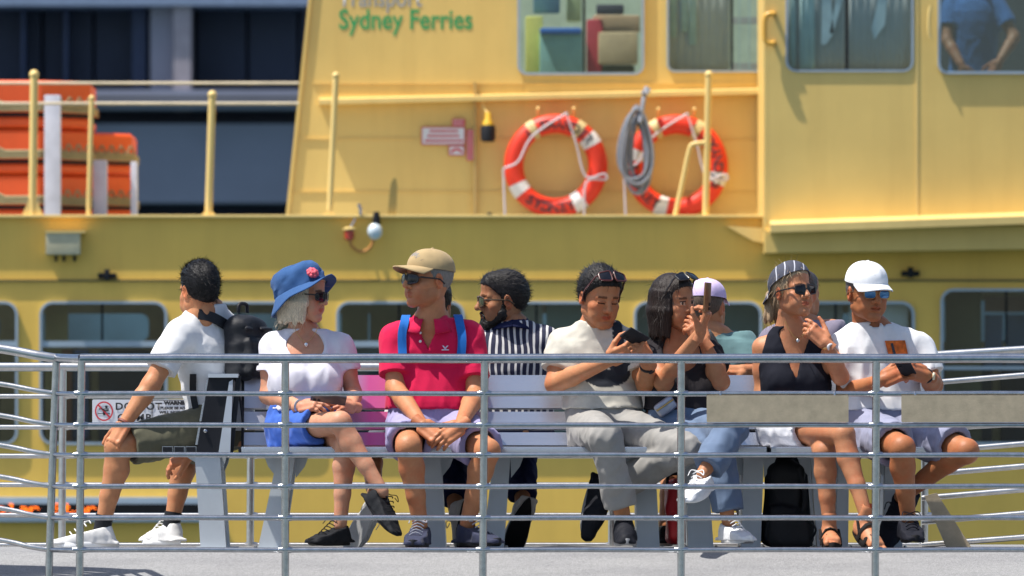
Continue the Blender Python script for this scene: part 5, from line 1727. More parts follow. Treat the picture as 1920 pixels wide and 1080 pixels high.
# 2 woman in the blue hat
p2 = person(dict(seed=2, fem=1, k=.86, label='person in blue sun hat with pink flower, white top and blue shorts, legs crossed', face=(.10, -1), pel=(572, 798, -.03), neck=(570, 628, .02), head=(570, 552, -.01), hdir=(.90, -.44, -.08), hk=.93,
    sh=[(512, 650, .02), (638, 650, .02)], el=[(502, 742, .0), (663, 738, .0)], wr=[(566, 762, -.24), (660, 762, -.22)], tip=[(612, 754, -.34), (618, 752, -.34)], pose=['relax', 'hold'], hn=[(-.1, -.75, .65), (.4, -.7, .5)],
    hip=[(540, 803, -.05), (604, 803, -.05)], kn=[(638, 792, -.44), (650, 832, -.36)], an=[(717, 922, -.50), (638, 985, -.36)], w=(.140, .140, .168, .105), belly=.08, skin=(.56, .30, .21),
    hd=dict(fem=1, w=.94, nose=.9, lip=(.85, .45, .45)), shirt=dict(mat=cloth((.66, .64, .71)), sleeve=.52, hem=768, neck='scoop', fa=.006, off=.010), pants=dict(mat=cloth((.045, .12, .46)), len=.60, flare=.014, off=.016),
    shoes=dict(kind='low', mat=cloth((.016, .017, .020), .7), sole=M['black'], toe=[(.50, -.55, -.62), (-.62, -.78, 0)], up=[(.5, -.3, .6), T_], k=.90),
    hair=dict(style='bob', col=(.62, .52, .38), n=500, hair_len=-.125, drop=lambda c: (c[:, 2]+.010)*math.cos(math.radians(27))-(c[:, 1]-.008)*math.sin(math.radians(27)) > .040), glasses=dict(style='wrap', frame=fr_black, lens=lens_dark)))
# 3 person hidden behind the man in pink
p3 = person(dict(seed=3, fem=1, k=.86, label='person mostly hidden behind the man in pink, bare leg and white shoe showing', face=(.05, 1), pel=(790, 800, .66), neck=(806, 625, .66), head=(814, 566, .68), hdir=(.30, .95, -.05), hk=.92,
    sh=[(862, 652, .66), (748, 652, .66)], el=[(856, 735, .72), (752, 735, .72)], wr=[(830, 790, .98), (770, 790, .98)], tip=[(815, 800, 1.1), (785, 800, 1.1)], pose=['relax', 'relax'], hn=[T_, T_],
    hip=[(825, 803, .70), (765, 803, .70)], kn=[(800, 838, 1.06), (690, 838, 1.02)], an=[(803, 965, .80), (706, 958, .72)], w=(.135, .135, .16, .10), skin=(.46, .24, .14),
    hd=dict(fem=1, w=.93), shirt=dict(mat=cloth((.45, .44, .42)), sleeve=.5, hem=790), pants=dict(mat=cloth((.08, .08, .10)), len=.7),
    shoes=dict(kind='low', mat=cloth((.72, .72, .72), .6), sole=M['white'], toe=[(-.1, .5, -.85), (-.42, .35, -.84)], up=[(0, 1, .3), (.45, .85, .1)], k=.92),
    hair=dict(style='pony', col=(.020, .013, .010), n=300)))
# 4 man in pink
p4 = person(dict(seed=4, k=.99, label='person in magenta polo shirt and khaki cap, hands clasped between knees', face=(-.12, -1), pel=(806, 798, -.03), neck=(808, 606, -.06), head=(803, 524, -.10), hdir=(-.82, -.55, .05), chest=(808, 690, .0),
    sh=[(741, 636, -.04), (880, 632, -.04)], el=[(741, 728, -.12), (892, 738, -.12)], wr=[(792, 797, -.44), (862, 800, -.44)], tip=[(838, 836, -.50), (808, 838, -.53)], pose=['fist', 'relax'], hn=[(-.1, -.8, .6), (.35, -.75, .55)],
    hip=[(768, 803, -.05), (848, 803, -.05)], kn=[(766, 838, -.50), (914, 846, -.44)], an=[(788, 985, -.44), (876, 982, -.34)], w=(.172, .165, .172, .118), belly=.14, skin=(.50, .23, .125),
    hd=dict(w=1.0, nose=1.1, stubble=.35), shirt=dict(mat=cloth((.57, .008, .062)), sleeve=.72, hem=766, neck='polo', fa=.005, off=.015), pants=dict(mat=cloth((.30, .275, .46)), len=.80, flare=.016, off=.018),
    shoes=dict(kind='low', mat=cloth((.03, .035, .07), .7), sole=M['dark'], lace=cloth((.35, .36, .42)), toe=[(-.14, -1, 0), (.60, -.80, 0)], up=[T_, T_], k=1.0),
    hair=dict(style='crop', col=(.22, .20, .18), n=200, hair_t=.007), cap=dict(mat=cloth((.40, .29, .15)), tilt=math.radians(3)), glasses=dict(style='wrap', frame=fr_black, lens=lens_dark)))
# 5 man in the striped shirt
def stripes_mat(name, dark, light, per, duty):
    m, nt, b = mat_base(name)
    tc = nt.nodes.new('ShaderNodeTexCoord'); sp = nt.nodes.new('ShaderNodeSeparateXYZ')
    ns = noise_node(nt, 5, 2, .5); ad = nt.nodes.new('ShaderNodeMath'); ad.operation = 'MULTIPLY_ADD'; ad.inputs[1].default_value = .05
    fr = nt.nodes.new('ShaderNodeMath'); fr.operation = 'DIVIDE'; fr.inputs[1].default_value = per
    fc = nt.nodes.new('ShaderNodeMath'); fc.operation = 'FRACT'
    gt = nt.nodes.new('ShaderNodeMath'); gt.operation = 'LESS_THAN'; gt.inputs[1].default_value = duty
    mx = nt.nodes.new('ShaderNodeMix'); mx.data_type = 'RGBA'
    mx.inputs['A'].default_value = (*dark, 1); mx.inputs['B'].default_value = (*light, 1)
    nt.links.new(tc.outputs['Object'], sp.inputs[0]); nt.links.new(ns.outputs[0], ad.inputs[0]); nt.links.new(sp.outputs[0], ad.inputs[2])
    nt.links.new(ad.outputs[0], fr.inputs[0]); nt.links.new(fr.outputs[0], fc.inputs[0]); nt.links.new(fc.outputs[0], gt.inputs[0])
    nt.links.new(gt.outputs[0], mx.inputs['Factor']); nt.links.new(mx.outputs['Result'], b.inputs['Base Color'])
    b.inputs['Roughness'].default_value = .85
    return m
navy = cloth((.014, .018, .055))
p5 = person(dict(seed=5, k=1.0, label='bearded person in navy and white striped shirt seen from behind, looking left', face=(-.08, 1), pel=(966, 800, .66), neck=(958, 612, .62), head=(943, 562, .60), hdir=(-.95, -.22, -.04), roll=.04,
    sh=[(1020, 640, .62), (910, 642, .62)], el=[(1030, 735, .70), (905, 735, .72)], wr=[(1000, 790, 1.0), (935, 790, 1.0)], tip=[(985, 800, 1.1), (950, 800, 1.1)], pose=['relax', 'relax'], hn=[T_, T_],
    hip=[(996, 803, .70), (936, 803, .70)], kn=[(976, 838, 1.10), (842, 838, 1.06)], an=[(980, 948, .78), (854, 955, .78)], w=(.160, .150, .16, .112), skin=(.34, .165, .09),
    hd=dict(w=1.0, nose=1.1, smile=1), shirt=dict(mat=stripes_mat('navy_stripe', (.014, .016, .045), (.62, .60, .58), .0285, .36), sleeve=.6, hem=800, neck='crew', collar=navy, fa=.005), pants=dict(name='jeans', mat=navy, len=1.84, off=.014),
    shoes=dict(kind='low', mat=cloth((.55, .52, .50), .6), sole=M['black'], toe=[(-.30, .30, -.90), (.05, .35, -.93)], up=[(-.15, 1, .2), (-.5, .8, .2)], k=1.02),
    hair=dict(style='short', col=(.013, .011, .011), n=3000, hair_t=.012), beard=(.013, .011, .010), glasses=dict(style='way', frame=fr_tort, lens=lens_green)))
# 6 young man with the phone
def print7(V, C, e):
    x, y = pxof(V); fr_ = V[:, 1] < e['P'][1]+.03
    t = (y-598)/(725-598); cx = 1156+12*t; hw = 9+20*np.clip(t, 0, 1)**2
    strap = (np.abs(x-cx) < hw) & (y < 690)
    bag = (((x-1136)/46)**2+((y-700)/26)**2 < 1) & (y > 672+.25*(1180-x)*.4)
    m = fr_ & (strap | bag)
    C[m] = (.045, .055, .085)
    r = np.random.RandomState(2)
    for q in range(6):
        cx, cy = 1102+q*7, 682+r.uniform(-6, 6); w = fr_ & (np.abs(x-cx-(y-cy)*.3) < 2.6) & (np.abs(y-cy) < 13)
        C[w] = (.85, .85, .85)
p6 = person(dict(seed=6, k=1.0, label='person in pale t-shirt and grey trousers looking down at a phone', face=(.14, -1), pel=(1134, 798, -.03), neck=(1120, 612, -.02), head=(1124, 556, -.07), hdir=(.42, -.86, -.30), roll=.03, chest=(1122, 690, .02),
    sh=[(1054, 648, .0), (1184, 648, -.02)], el=[(1040, 720, -.06), (1212, 722, -.08)], wr=[(1146, 674, -.30), (1214, 676, -.27)], tip=[(1196, 650, -.36), (1192, 643, -.36)], pose=['hold', 'hold'], hn=[(-.25, -.8, -.45), (.7, -.65, -.1)],
    hip=[(1104, 803, -.05), (1168, 803, -.05)], kn=[(1136, 822, -.50), (1284, 842, -.38)], an=[(1170, 978, -.40), (1142, 918, -.12)], w=(.165, .145, .165, .112), skin=(.50, .235, .125),
    hd=dict(w=1.04, nose=.85, down=1, eyes='down', lip=(.80, .42, .42), stubble=.12), shirt=dict(mat=vcol_mat('pale_tee', (.54, .51, .44), .85, .25, 420, .25), paint=print7, sleeve=.62, hem=766, neck='crew', fa=.006, off=.014),
    pants=dict(name='trousers', mat=cloth((.285, .275, .26)), len=1.80, off=.011, fa=.006, flare=.014),
    shoes=dict(kind='high', mat=cloth((.014, .015, .02), .6), sole=simple('grey_sole', (.28, .28, .29), .6), toe=[(.04, -1, -.05), (-.16, -.22, -.96)], up=[T_, (.8, -.55, .1)], k=1.0),
    hair=dict(style='short', col=(.014, .012, .012), n=3600, hair_t=.018), glasses=dict(style='way', frame=simple('red_brown_frame', (.07, .012, .010), .3), lens=lens_dark, up=math.radians(56), back=.0)))
# 7 dark haired woman with a raised phone
p7 = person(dict(seed=7, fem=1, k=.88, label='dark haired person in black top and jeans holding up a phone, hand at chin', face=(.28, -1), pel=(1278, 798, -.03), neck=(1268, 636, -.02), head=(1262, 566, -.06), hdir=(.72, -.69, -.06), hk=.95, roll=-.06, chest=(1276, 700, .02),
    sh=[(1226, 664, -.01), (1330, 664, -.02)], el=[(1242, 716, -.16), (1352, 716, -.16)], wr=[(1314, 622, -.34), (1320, 640, -.22)], tip=[(1332, 575, -.36), (1290, 604, -.21)], pose=['hold', 'chin'], hn=[(.9, -.3, .3), (.3, -.9, .2)],
    hip=[(1252, 803, -.05), (1312, 803, -.05)], kn=[(1346, 842, -.34), (1372, 808, -.48)], an=[(1366, 980, -.36), (1318, 888, -.60)], w=(.138, .135, .165, .105), skin=(.46, .215, .12),
    hd=dict(fem=1, w=1.0, nose=.82, eyes='open', gaze=.003, lip=(.72, .25, .26)), shirt=dict(mat=cloth((.026, .023, .026)), sleeve=.50, hem=768, neck='scoop', fa=.004), pants=dict(name='jeans', mat=cloth((.125, .175, .27), bump=.5), len=1.84, off=.016, fa=.007, flare=.014),
    shoes=dict(kind='low', mat=cloth((.72, .73, .76), .6), sole=M['white'], lace=cloth((.75, .75, .76)), toe=[(.42, -.90, 0), (-.42, -.86, -.22)], up=[T_, (0, -.1, 1)], k=.92),
    hair=dict(style='bob', col=(.022, .015, .013), n=900, hair_len=-.15, hair_t=.010), glasses=dict(style='way', frame=fr_black, lens=lens_dark, up=math.radians(58), back=.0)))
# 8 person in the lavender cap behind her
p8 = person(dict(seed=8, k=.95, label='person in lavender cap and teal t-shirt with back turned', face=(.12, 1), pel=(1345, 800, .66), neck=(1338, 632, .64), head=(1326, 576, .66), hdir=(.38, .92, -.02), hk=.94,
    sh=[(1392, 646, .64), (1300, 650, .64)], el=[(1412, 705, .55), (1290, 735, .72)], wr=[(1392, 694, .36), (1310, 790, 1.0)], tip=[(1362, 694, .33), (1325, 800, 1.1)], pose=['relax', 'relax'], hn=[(0, -.5, .85), T_],
    hip=[(1374, 803, .70), (1318, 803, .70)], kn=[(1392, 838, 1.06), (1262, 838, 1.06)], an=[(1390, 892, .72), (1248, 985, .84)], w=(.150, .145, .16, .11), skin=(.48, .24, .13),
    hd=dict(w=.96), shirt=dict(mat=cloth((.11, .20, .21)), sleeve=.62, hem=800, fa=.007), pants=dict(mat=cloth((.05, .05, .06)), len=.85),
    shoes=dict(kind='low', mat=cloth((.02, .02, .02), .6), sole=simple('tan_sole', (.45, .35, .28), .6), toe=[(.15, .35, -.92), (-.1, 1, 0)], up=[(0, 1, .2), T_], k=.95),
    hair=dict(style='crop', col=(.10, .07, .05), n=100, hair_t=.008), cap=dict(mat=cloth((.60, .48, .72)), tilt=math.radians(-4))))
# 9 woman touching her chin
p9 = person(dict(seed=9, fem=1, k=.86, label='blonde person in backwards striped cap, sunglasses and black sleeveless top, hand on chin', face=(.18, -1), pel=(1490, 798, -.03), neck=(1484, 622, -.02), head=(1484, 547, -.06), hdir=(.62, -.78, .12), hk=.93, chest=(1488, 690, .02),
    sh=[(1430, 652, .0), (1548, 650, -.02)], el=[(1430, 738, .0), (1576, 706, -.14)], wr=[(1486, 764, -.24), (1548, 642, -.24)], tip=[(1528, 760, -.33), (1500, 600, -.23)], pose=['relax', 'chin'], hn=[(0, -.6, .8), (.25, -.95, .15)],
    hip=[(1462, 803, -.05), (1522, 803, -.05)], kn=[(1582, 814, -.44), (1546, 846, -.34)], an=[(1624, 968, -.54), (1555, 985, -.34)], w=(.140, .130, .160, .103), skin=(.50, .235, .135),
    hd=dict(fem=1, w=.95, nose=.95, lip=(.82, .48, .46)), shirt=dict(mat=cloth((.012, .013, .020)), sleeve=0, hem=768, neck='v', fa=.004), pants=dict(mat=cloth((.66, .67, .72)), len=.46, flare=.020, off=.018),
    shoes=dict(kind='sandal', mat=cloth((.016, .014, .014), .7), toe=[(.42, -.80, -.42), (.06, -1, 0)], up=[(.2, -.2, 1), T_], k=.90),
    hair=dict(style='pony', col=(.36, .25, .15), n=900, hair_t=.008), cap=dict(mat=stripes_mat('dark_plaid', (.045, .05, .075), (.45, .46, .52), .034, .12), tilt=math.radians(24), reverse=True, grow=1.04), glasses=dict(style='way', frame=fr_black, lens=lens_dark)))
# 10 person hidden behind her
p10 = person(dict(seed=10, k=1.0, label='person in grey purple t-shirt, almost hidden behind the woman in the striped cap', face=(.25, 1), pel=(1512, 800, .66), neck=(1500, 610, .62), head=(1500, 554, .60), hdir=(.62, .78, -.10), hk=.93,
    sh=[(1562, 622, .60), (1452, 640, .62)], el=[(1580, 710, .66), (1440, 730, .70)], wr=[(1545, 790, .98), (1480, 790, .98)], tip=[(1530, 800, 1.1), (1495, 800, 1.1)], pose=['relax', 'relax'], hn=[T_, T_],
    hip=[(1540, 803, .70), (1484, 803, .70)], kn=[(1545, 838, 1.10), (1470, 838, 1.10)], an=[(1550, 985, 1.0), (1490, 985, 1.0)], w=(.165, .15, .16, .112), skin=(.46, .22, .13),
    hd=dict(w=1.0), shirt=dict(mat=cloth((.19, .17, .23)), sleeve=.62, hem=800), pants=dict(mat=cloth((.03, .03, .04)), len=1.85),
    shoes=dict(kind='low', mat=cloth((.03, .03, .03), .6), sole=M['dark'], toe=[(0, 1, 0), (0, 1, 0)], up=[T_, T_]),
    hair=dict(style='crop', col=(.05, .035, .03), n=100, hair_t=.008)))
# 11 man in the white cap
p11 = person(dict(seed=11, k=.98, label='smiling person in white cap and mirrored sunglasses, white t-shirt with orange pocket', face=(.20, -1), pel=(1652, 798, -.03), neck=(1634, 616, -.02), head=(1625, 548, -.06), hdir=(.40, -.90, -.06), chest=(1648, 690, .02),
    sh=[(1580, 648, .0), (1722, 650, -.02)], el=[(1586, 738, -.02), (1750, 722, -.06)], wr=[(1656, 712, -.28), (1736, 704, -.26)], tip=[(1706, 690, -.35), (1692, 690, -.36)], pose=['hold', 'hold'], hn=[(-.3, -.85, .25), (.5, -.8, .25)],
    hip=[(1612, 803, -.05), (1692, 803, -.05)], kn=[(1692, 840, -.50), (1812, 846, -.36)], an=[(1703, 972, -.42), (1690, 930, -.14)], w=(.176, .155, .17, .118), belly=.06, skin=(.40, .165, .08),
    hd=dict(w=1.0, nose=1.05, smile=1, lip=(.9, .6, .55)), shirt=dict(mat=cloth((.67, .67, .69)), sleeve=.70, hem=768, neck='crew', fa=.007, off=.015), pants=dict(mat=cloth((.25, .26, .36)), len=.82, flare=.018, off=.018),
    shoes=dict(kind='low', mat=cloth((.014, .015, .022), .7), sole=M['black'], toe=[(.10, -1, -.04), (-.45, -.35, -.82)], up=[T_, (-.3, -.8, .4)], k=1.02),
    hair=dict(style='crop', col=(.10, .08, .07), n=150, hair_t=.006), cap=dict(mat=cloth((.74, .75, .78)), tilt=math.radians(-6)), glasses=dict(style='oval', frame=simple('bronze_frame', (.35, .22, .12), .3, .9), lens=lens_blue)))
# crew member behind the wheelhouse window
Yc = YK+.75
p12 = person(dict(seed=12, label='person in blue shirt standing behind the wheelhouse window', face=(.1, -1), pel=(1824, 150, Yc), neck=(1826, -2, Yc), head=(1826, -58, Yc), hdir=(.2, -.97, 0),
    sh=[(1784, 8, Yc), (1868, 8, Yc)], el=[(1776, 76, Yc-.1), (1902, 70, Yc-.1)], wr=[(1806, 128, Yc-.25), (1872, 118, Yc-.25)], tip=[(1816, 150, Yc-.27), (1860, 138, Yc-.27)], pose=['relax', 'relax'], hn=[(0, -1, 0), (0, -1, 0)],
    hip=[(1808, 152, Yc), (1840, 152, Yc)], kn=[(1808, 262, Yc-.03), (1842, 262, Yc-.03)], an=[(1808, 372, Yc), (1842, 372, Yc)], skin=(.30, .15, .09), hd=dict(), hair=dict(style='short', col=(.02, .015, .012), n=0),
    shirt=dict(mat=cloth((.035, .11, .30)), sleeve=.6, hem=146), pants=dict(name='trousers', mat=cloth((.015, .016, .02)), len=1.9), shoes=dict(kind='low', mat=M['dark'], sole=M['black'], toe=[(0, -1, 0), (0, -1, 0)], up=[T_, T_])))
p12['_body']['group'] = 'crew aboard the ferry'

# ------------------------------------------------------------------ what they wear and carry
def sun_hat(sp):
    Rh, H, body = sp['_Rh'], sp['_H'], sp['_body']
    mat = cloth((.030, .088, .23), bump=.5)
    mb = MB(); n = 64; rows = []
    prof = [(.106, .030), (.107, .045), (.105, .058), (.107, .070), (.103, .084), (.104, .098), (.098, .118), (.082, .138), (.050, .150), (.012, .154)]
    for j, (r_, z) in enumerate(prof):
        rows.append([((r_*.96)*math.sin(a)*(1+.02*math.sin(7*a+j*1.3)+.012*math.sin(13*a-j)), -.006+r_*1.23*math.cos(a)*(1+.02*math.sin(7*a+j*1.3)), z+.005*math.sin(3*a+j)) for a in np.linspace(0, 2*math.pi, n+1)[:-1]])
    grid_mb(mb, [r[::-1] for r in rows], closeu=True); mb.add(rows[-1], [tuple(range(n))])
    tl = math.radians(27); 
    c_, s_ = math.cos(tl), math.sin(tl)
    tilt = lambda mb_: setattr(mb_, 'v', [(x, y*c_-z*s_+.004, y*s_+z*c_-.010) for x, y, z in mb_.v])
    tilt(mb); ho = mb_xf(mb, Rh, H).build('sun_hat', mat, body)
    mb = MB(); rows = []
    for j in range(8):
        t = j/7
        row = []
        for a in np.linspace(0, 2*math.pi, n+1)[:-1]:
            fr_ = math.cos(a)
            up_ = .018*max(0, fr_)-.050*max(0, -fr_)-.030*abs(math.sin(a))
            w = .060*t
            row.append(((.101+w*.75)*math.sin(a), -.006+(.130+w*.75)*math.cos(a), .036+(up_-.014)*t+.004*math.sin(5*a)*t))
        rows.append(row)
    grid_mb(mb, rows, closeu=True); tilt(mb)
    o = mb_xf(mb, Rh, H).build('brim', mat, ho); md = o.modifiers.new('t', 'SOLIDIFY'); md.thickness = .004; md.offset = 0
    mb = MB(); r_ = np.random.RandomState(4)
    for k in range(16):
        a = 2*math.pi*k/8; rad = .020 if k < 8 else .010
        d = np.array([.06, .09, .05]); e1 = nrm(np.cross(nrm(d), (0, 0, 1))); e2 = np.cross(e1, nrm(d))
        mb.ball(np.array([.060, .106, .070])+e1*rad*math.cos(a)+e2*rad*math.sin(a)+nrm(d)*(.004 if k < 8 else .012), (.012, .010, .011), 8)
    tilt(mb); mb_xf(mb, Rh, H).build('flower', simple('pink_flower', (.72, .10, .14), .7, bump=.4), ho)
sun_hat(p2)

def flat_strap(mb, pts, w=.02, th=.004, nrm_=None):
    pts = [np.asarray(p, float) for p in pts]; rows = []
    for i, p in enumerate(pts):
        t = nrm(pts[min(i+1, len(pts)-1)]-pts[max(i-1, 0)]); n_ = nrm(nrm_[i] if nrm_ is not None else (0, -1, .2)); s_ = nrm(np.cross(t, n_)); n_ = np.cross(s_, t)
        rows.append([p+s_*w+n_*th, p-s_*w+n_*th, p-s_*w-n_*th, p+s_*w-n_*th])
    return grid_mb(mb, rows, closeu=True)

def strap_on(shirt, pxs, w, mat, name, parent, off=.010, over=True):
    V = np.empty(len(shirt.data.vertices)*3, np.float32); shirt.data.vertices.foreach_get('co', V); V = V.reshape(-1, 3)
    x_, y_ = pxof(V); pts = []; ns = []
    for x, y in pxs:
        if ((x_-x)**2+(y_-y)**2 < 49).any(): pts.append(A(x, y, surf_y(shirt, x, y, 7)-off)); ns.append((0, -1, .25))
    if over and pts:      # on over the shoulder and down the far side
        m = np.abs(x_-pxs[0][0]) < 5
        q = V[m]; top = q[q[:, 2].argmax()]
        ymid = q[q[:, 2] > top[2]-.02, 1].mean()
        pts = [np.array([top[0], ymid+.085, top[2]-.09]), np.array([top[0], ymid+.05, top[2]-.012]), np.array([top[0], ymid, top[2]+off*.8])]+pts; ns = [(0, 1, 0), (0, .7, .7), (0, 0, 1)]+ns
    n_ = bez(ns, 24); mb = MB(); flat_strap(mb, bez(pts, 24), w, nrm_=n_); return mb.build(name, mat, parent)

# black backpack on the first man
bk = empty('backpack', A(462, 690, .10), 'black backpack worn by the man in olive shorts', 'backpack')
bf = np.array([.80, -.60, 0.0]); bR = np.stack([np.array([.60, .80, 0]), bf, np.array([0, 0, 1.0])], 1)
c0 = A(462, 652, .22)
F = Field(c0-.30, c0+.30, .0065)
F.add(rbox(c0+np.array([0, 0, -.01]), (.105, .055, .130), bR, .045), .02); F.add(ell(c0+np.array([0, 0, .09])-bf*.01, (.095, .06, .055), bR), .03)
F.add(rbox(c0+bf*.062+np.array([0, 0, -.045]), (.080, .028, .085), bR, .025), .008)
F.add(cone(c0+bR @ np.array([-.09, .065, .08]), c0+bR @ np.array([.09, .065, .08]), .006, .006), .006)
F.warp(folds(40, 4, .006), .03)
V, Q = F.mesh(); bagm = simple('black_nylon', (.014, .015, .019), .5, bump=.5, bscale=300, spec=.3)
bo = link('bag', np_mesh('bag', V, Q), bagm, bk)
mb = MB(); mb.tube(bez([c0+bR @ np.array([-.03, -.02, .15]), c0+bR @ np.array([-.025, -.02, .185]), c0+bR @ np.array([.025, -.02, .185]), c0+bR @ np.array([.03, -.02, .15])], 14), .008, 8); mb.build('grab_loop', bagm, bk)
strap_on(p1['_shirt'], [(372, 589), (384, 591), (398, 595), (412, 602), (426, 611), (440, 621), (450, 629)], .022, bagm, 'shoulder_strap', bk, .008, False)
strap_on(p1['_shirt'], [(362, 702), (362, 735), (368, 770), (378, 800)], .014, bagm, 'shoulder_strap', bk, .008, False)
mb = MB(); mb.tube([A(440, 700, .08), A(452, 760, .04), A(456, 800, .04)], .006, 6); mb.build('loose_webbing', bagm, bk)
# blue backpack of the man in pink
bk2 = empty('backpack', A(808, 700, .12), 'blue backpack worn by the man in pink, only its straps showing', 'backpack')
blue = cloth((.012, .12, .42)); 
for pxs in ([(758, 606), (754, 625), (754, 650), (755, 670)], [(862, 606), (866, 630), (866, 650), (864, 670)]):
    strap_on(p4['_shirt'], pxs, .0185, blue, 'shoulder_strap', bk2, .010)
c0 = A(808, 690, .06)
F = Field(c0-.25, c0+.25, .009); F.add(rbox(c0+np.array([0, .075, .02]), (.135, .05, .17), None, .045), 0); V, Q = F.mesh()
link('bag', np_mesh('bag', V, Q), blue, bk2)
# black backpack strap of the person in the lavender cap
bk3 = empty('sling_strap_bag', A(1350, 700, .5), 'black shoulder bag strap over the teal t-shirt', 'bag')
strap_on(p8['_shirt'], [(1326, 622), (1335, 635), (1345, 655), (1358, 675), (1370, 700)], .016, bagm, 'strap', bk3)
c0 = A(1372, 735, .52); F = Field(c0-.16, c0+.16, .008); F.add(rbox(c0+np.array([0, .0, -.02]), (.08, .05, .07), None, .03), 0); V, Q = F.mesh(); link('bag', np_mesh('bag', V, Q), bagm, bk3)

def phone(c, n, up, w, h, label, mat, screen=True):
    R = np.stack([nrm(np.cross(up, n)), nrm(n), nrm(up)], 1)
    R[:, 2] = np.cross(R[:, 0], R[:, 1]); c = np.asarray(c)
    root = empty('phone', c, label, 'phone', 'phones held in hands')
    a = MB(); a.box((-w/2, -.004, -h/2), (w/2, .004, h/2), bev=.0038); mb_xf(a, R, c).build('case', mat, root)
    a = MB(); a.box((-w/2+.004, .0042, -h/2+.006), (w/2-.004, .0050, h/2-.006)); mb_xf(a, R, c).build('screen', simple('phone_glass', (.01, .012, .015), .08), root, False)
    for k in range(2):
        a = MB(); a.lathe([(.007, -.0065), (.007, -.004), (.005, -.004)], (-w/2+.015, 0, h/2-.018-.018*k), (0, 1, 0), 12); mb_xf(a, R, c).build('camera_lens', M['dark'], root)
phone(A(1190, 632, -.36), (-.25, .62, .75), (.62, .70, -.30), .066, .125, 'dark phone held by the young man in grey trousers', M['dark'])
phone(A(1326, 558, -.37), (-.92, .38, .05), (.06, .0, 1), .066, .128, 'bronze backed phone raised by the dark haired woman', simple('bronze_phone', (.20, .10, .045), .3, .5))
phone(A(616, 747, -.36), (.1, .5, .85), (1, .1, -.08), .072, .15, 'phone lying in the hands of the woman in the blue hat', simple('grey_phone', (.10, .10, .12), .3, .3))
phone(A(1698, 690, -.37), (-.1, .55, .85), (.30, .85, -.42), .062, .12, 'black phone held by the man in the white cap', M['dark'])

# watches, bracelets, jewellery, prints: small parts of their owners
def band(sp, i, t, mat, name, face=None, w=.010, extra=.002):
    e, w_ = sp['_J']['el'][i], sp['_J']['wr'][i]; c = e+(w_-e)*t; d = nrm(w_-e); r_ = .0285*sp.get('k', 1)+extra
    mb = MB(); mb.lathe([(r_, -w), (r_+.003, -w*.6), (r_+.003, w*.6), (r_, w)], c, d, 20); o = mb.build(name, mat, sp['_body'])
    if face:
        n_ = nrm(np.array([.25, -1, .15])-d*np.dot(d, (.25, -1, .15))); mb = MB(); mb.lathe([(.016, 0), (.017, .004), (.014, .008)], c+n_*r_, n_, 18); mb.build('dial', face, o)
band(p9, 1, .93, fr_gold, 'watch', simple('watch_dial', (.7, .7, .72), .2), .006); band(p11, 1, .97, M['dark'], 'watch', simple('gold_dial', (.70, .62, .42), .25), .008)
band(p6, 1, .80, M['dark'], 'watch', M['dark'], .010); band(p2, 0, .96, simple('silver_chain', (.6, .6, .62), .3, .9), 'bracelet', None, .004, .004); band(p1, 1, .97, simple('brown_bracelet', (.20, .05, .03), .6), 'bracelet', None, .006)
def pendant(sp, px, py, n0):
    obs = [sp['_body'], sp['_shirt']]
    mb = MB(); N_ = sp['_N']
    for s_ in (-1, 1):
        pts = [(px+s_*24, py-34), (px+s_*17, py-18), (px+s_*8, py-6), (px, py)]
        mb.tube([A(x, y, surf_y(obs, x, y, 6)-.004) for x, y in pts], .0014, 5)
    o = mb.build('necklace', fr_gold, sp['_body'])
    mb = MB(); mb.ball(A(px, py+3, surf_y(obs, px, py+3, 6)-.006), (.008, .004, .009), 10); mb.build('pendant', simple('silver_pendant', (.65, .65, .67), .25, .9), o)
pendant(p2, 574, 643, 0); pendant(p9, 1496, 636, 0)
def patch(sp, poly, mat, name, off=.004, th=.002):
    n_ = 6; x0, x1 = min(p[0] for p in poly), max(p[0] for p in poly); y0, y1 = min(p[1] for p in poly), max(p[1] for p in poly)
    mb = MB(); rows = []
    for j in range(n_+1):
        row = []
        for i in range(n_+1):
            u, v = i/n_, j/n_
            q = (np.array(poly[0])*(1-u)+np.array(poly[1])*u)*(1-v)+(np.array(poly[3])*(1-u)+np.array(poly[2])*u)*v
            row.append(A(q[0], q[1], surf_y(sp['_shirt'], q[0], q[1], 5)-off))
        rows.append(row)
    grid_mb(mb, rows); o = mb.build(name, mat, sp['_shirt']); md = o.modifiers.new('t', 'SOLIDIFY'); md.thickness = th; md.offset = 0
    return o
patch(p11, [(1659, 639), (1697, 638), (1703, 667), (1667, 668)], simple('orange_print', (.62, .13, .015), .8, var=.4, scale=40), 'pocket')
patch(p11, [(1670, 644), (1674, 643), (1680, 664), (1675, 665)], M['signblack'], 'pocket_mark', .008)
for q in ([(829, 648), (832, 648), (838, 656), (835, 656)], [(838, 648), (841, 648), (834, 656), (831, 656)], [(828, 655), (842, 655), (842, 657), (828, 657)]):
    patch(p4, q, simple('pale_logo', (.62, .55, .70), .7), 'chest_logo', .005, .001)
for y in (624, 640):
    mb = MB(); yy_ = surf_y([p4['_shirt'], p4['_body']], 788, y, 6); mb.ball(A(788, y, yy_-.003), (.006, .003, .006), 10); mb.build('button', M['white'], p4['_shirt'])
# cap emblem
mb = MB()
for k in range(4): mb.box((-.022+k*.012, .100-.0035*abs(k-1.5), .070), (-.014+k*.012, .104-.0035*abs(k-1.5), .086), bev=.002)
co, Rh, H = p11['_cap']; 
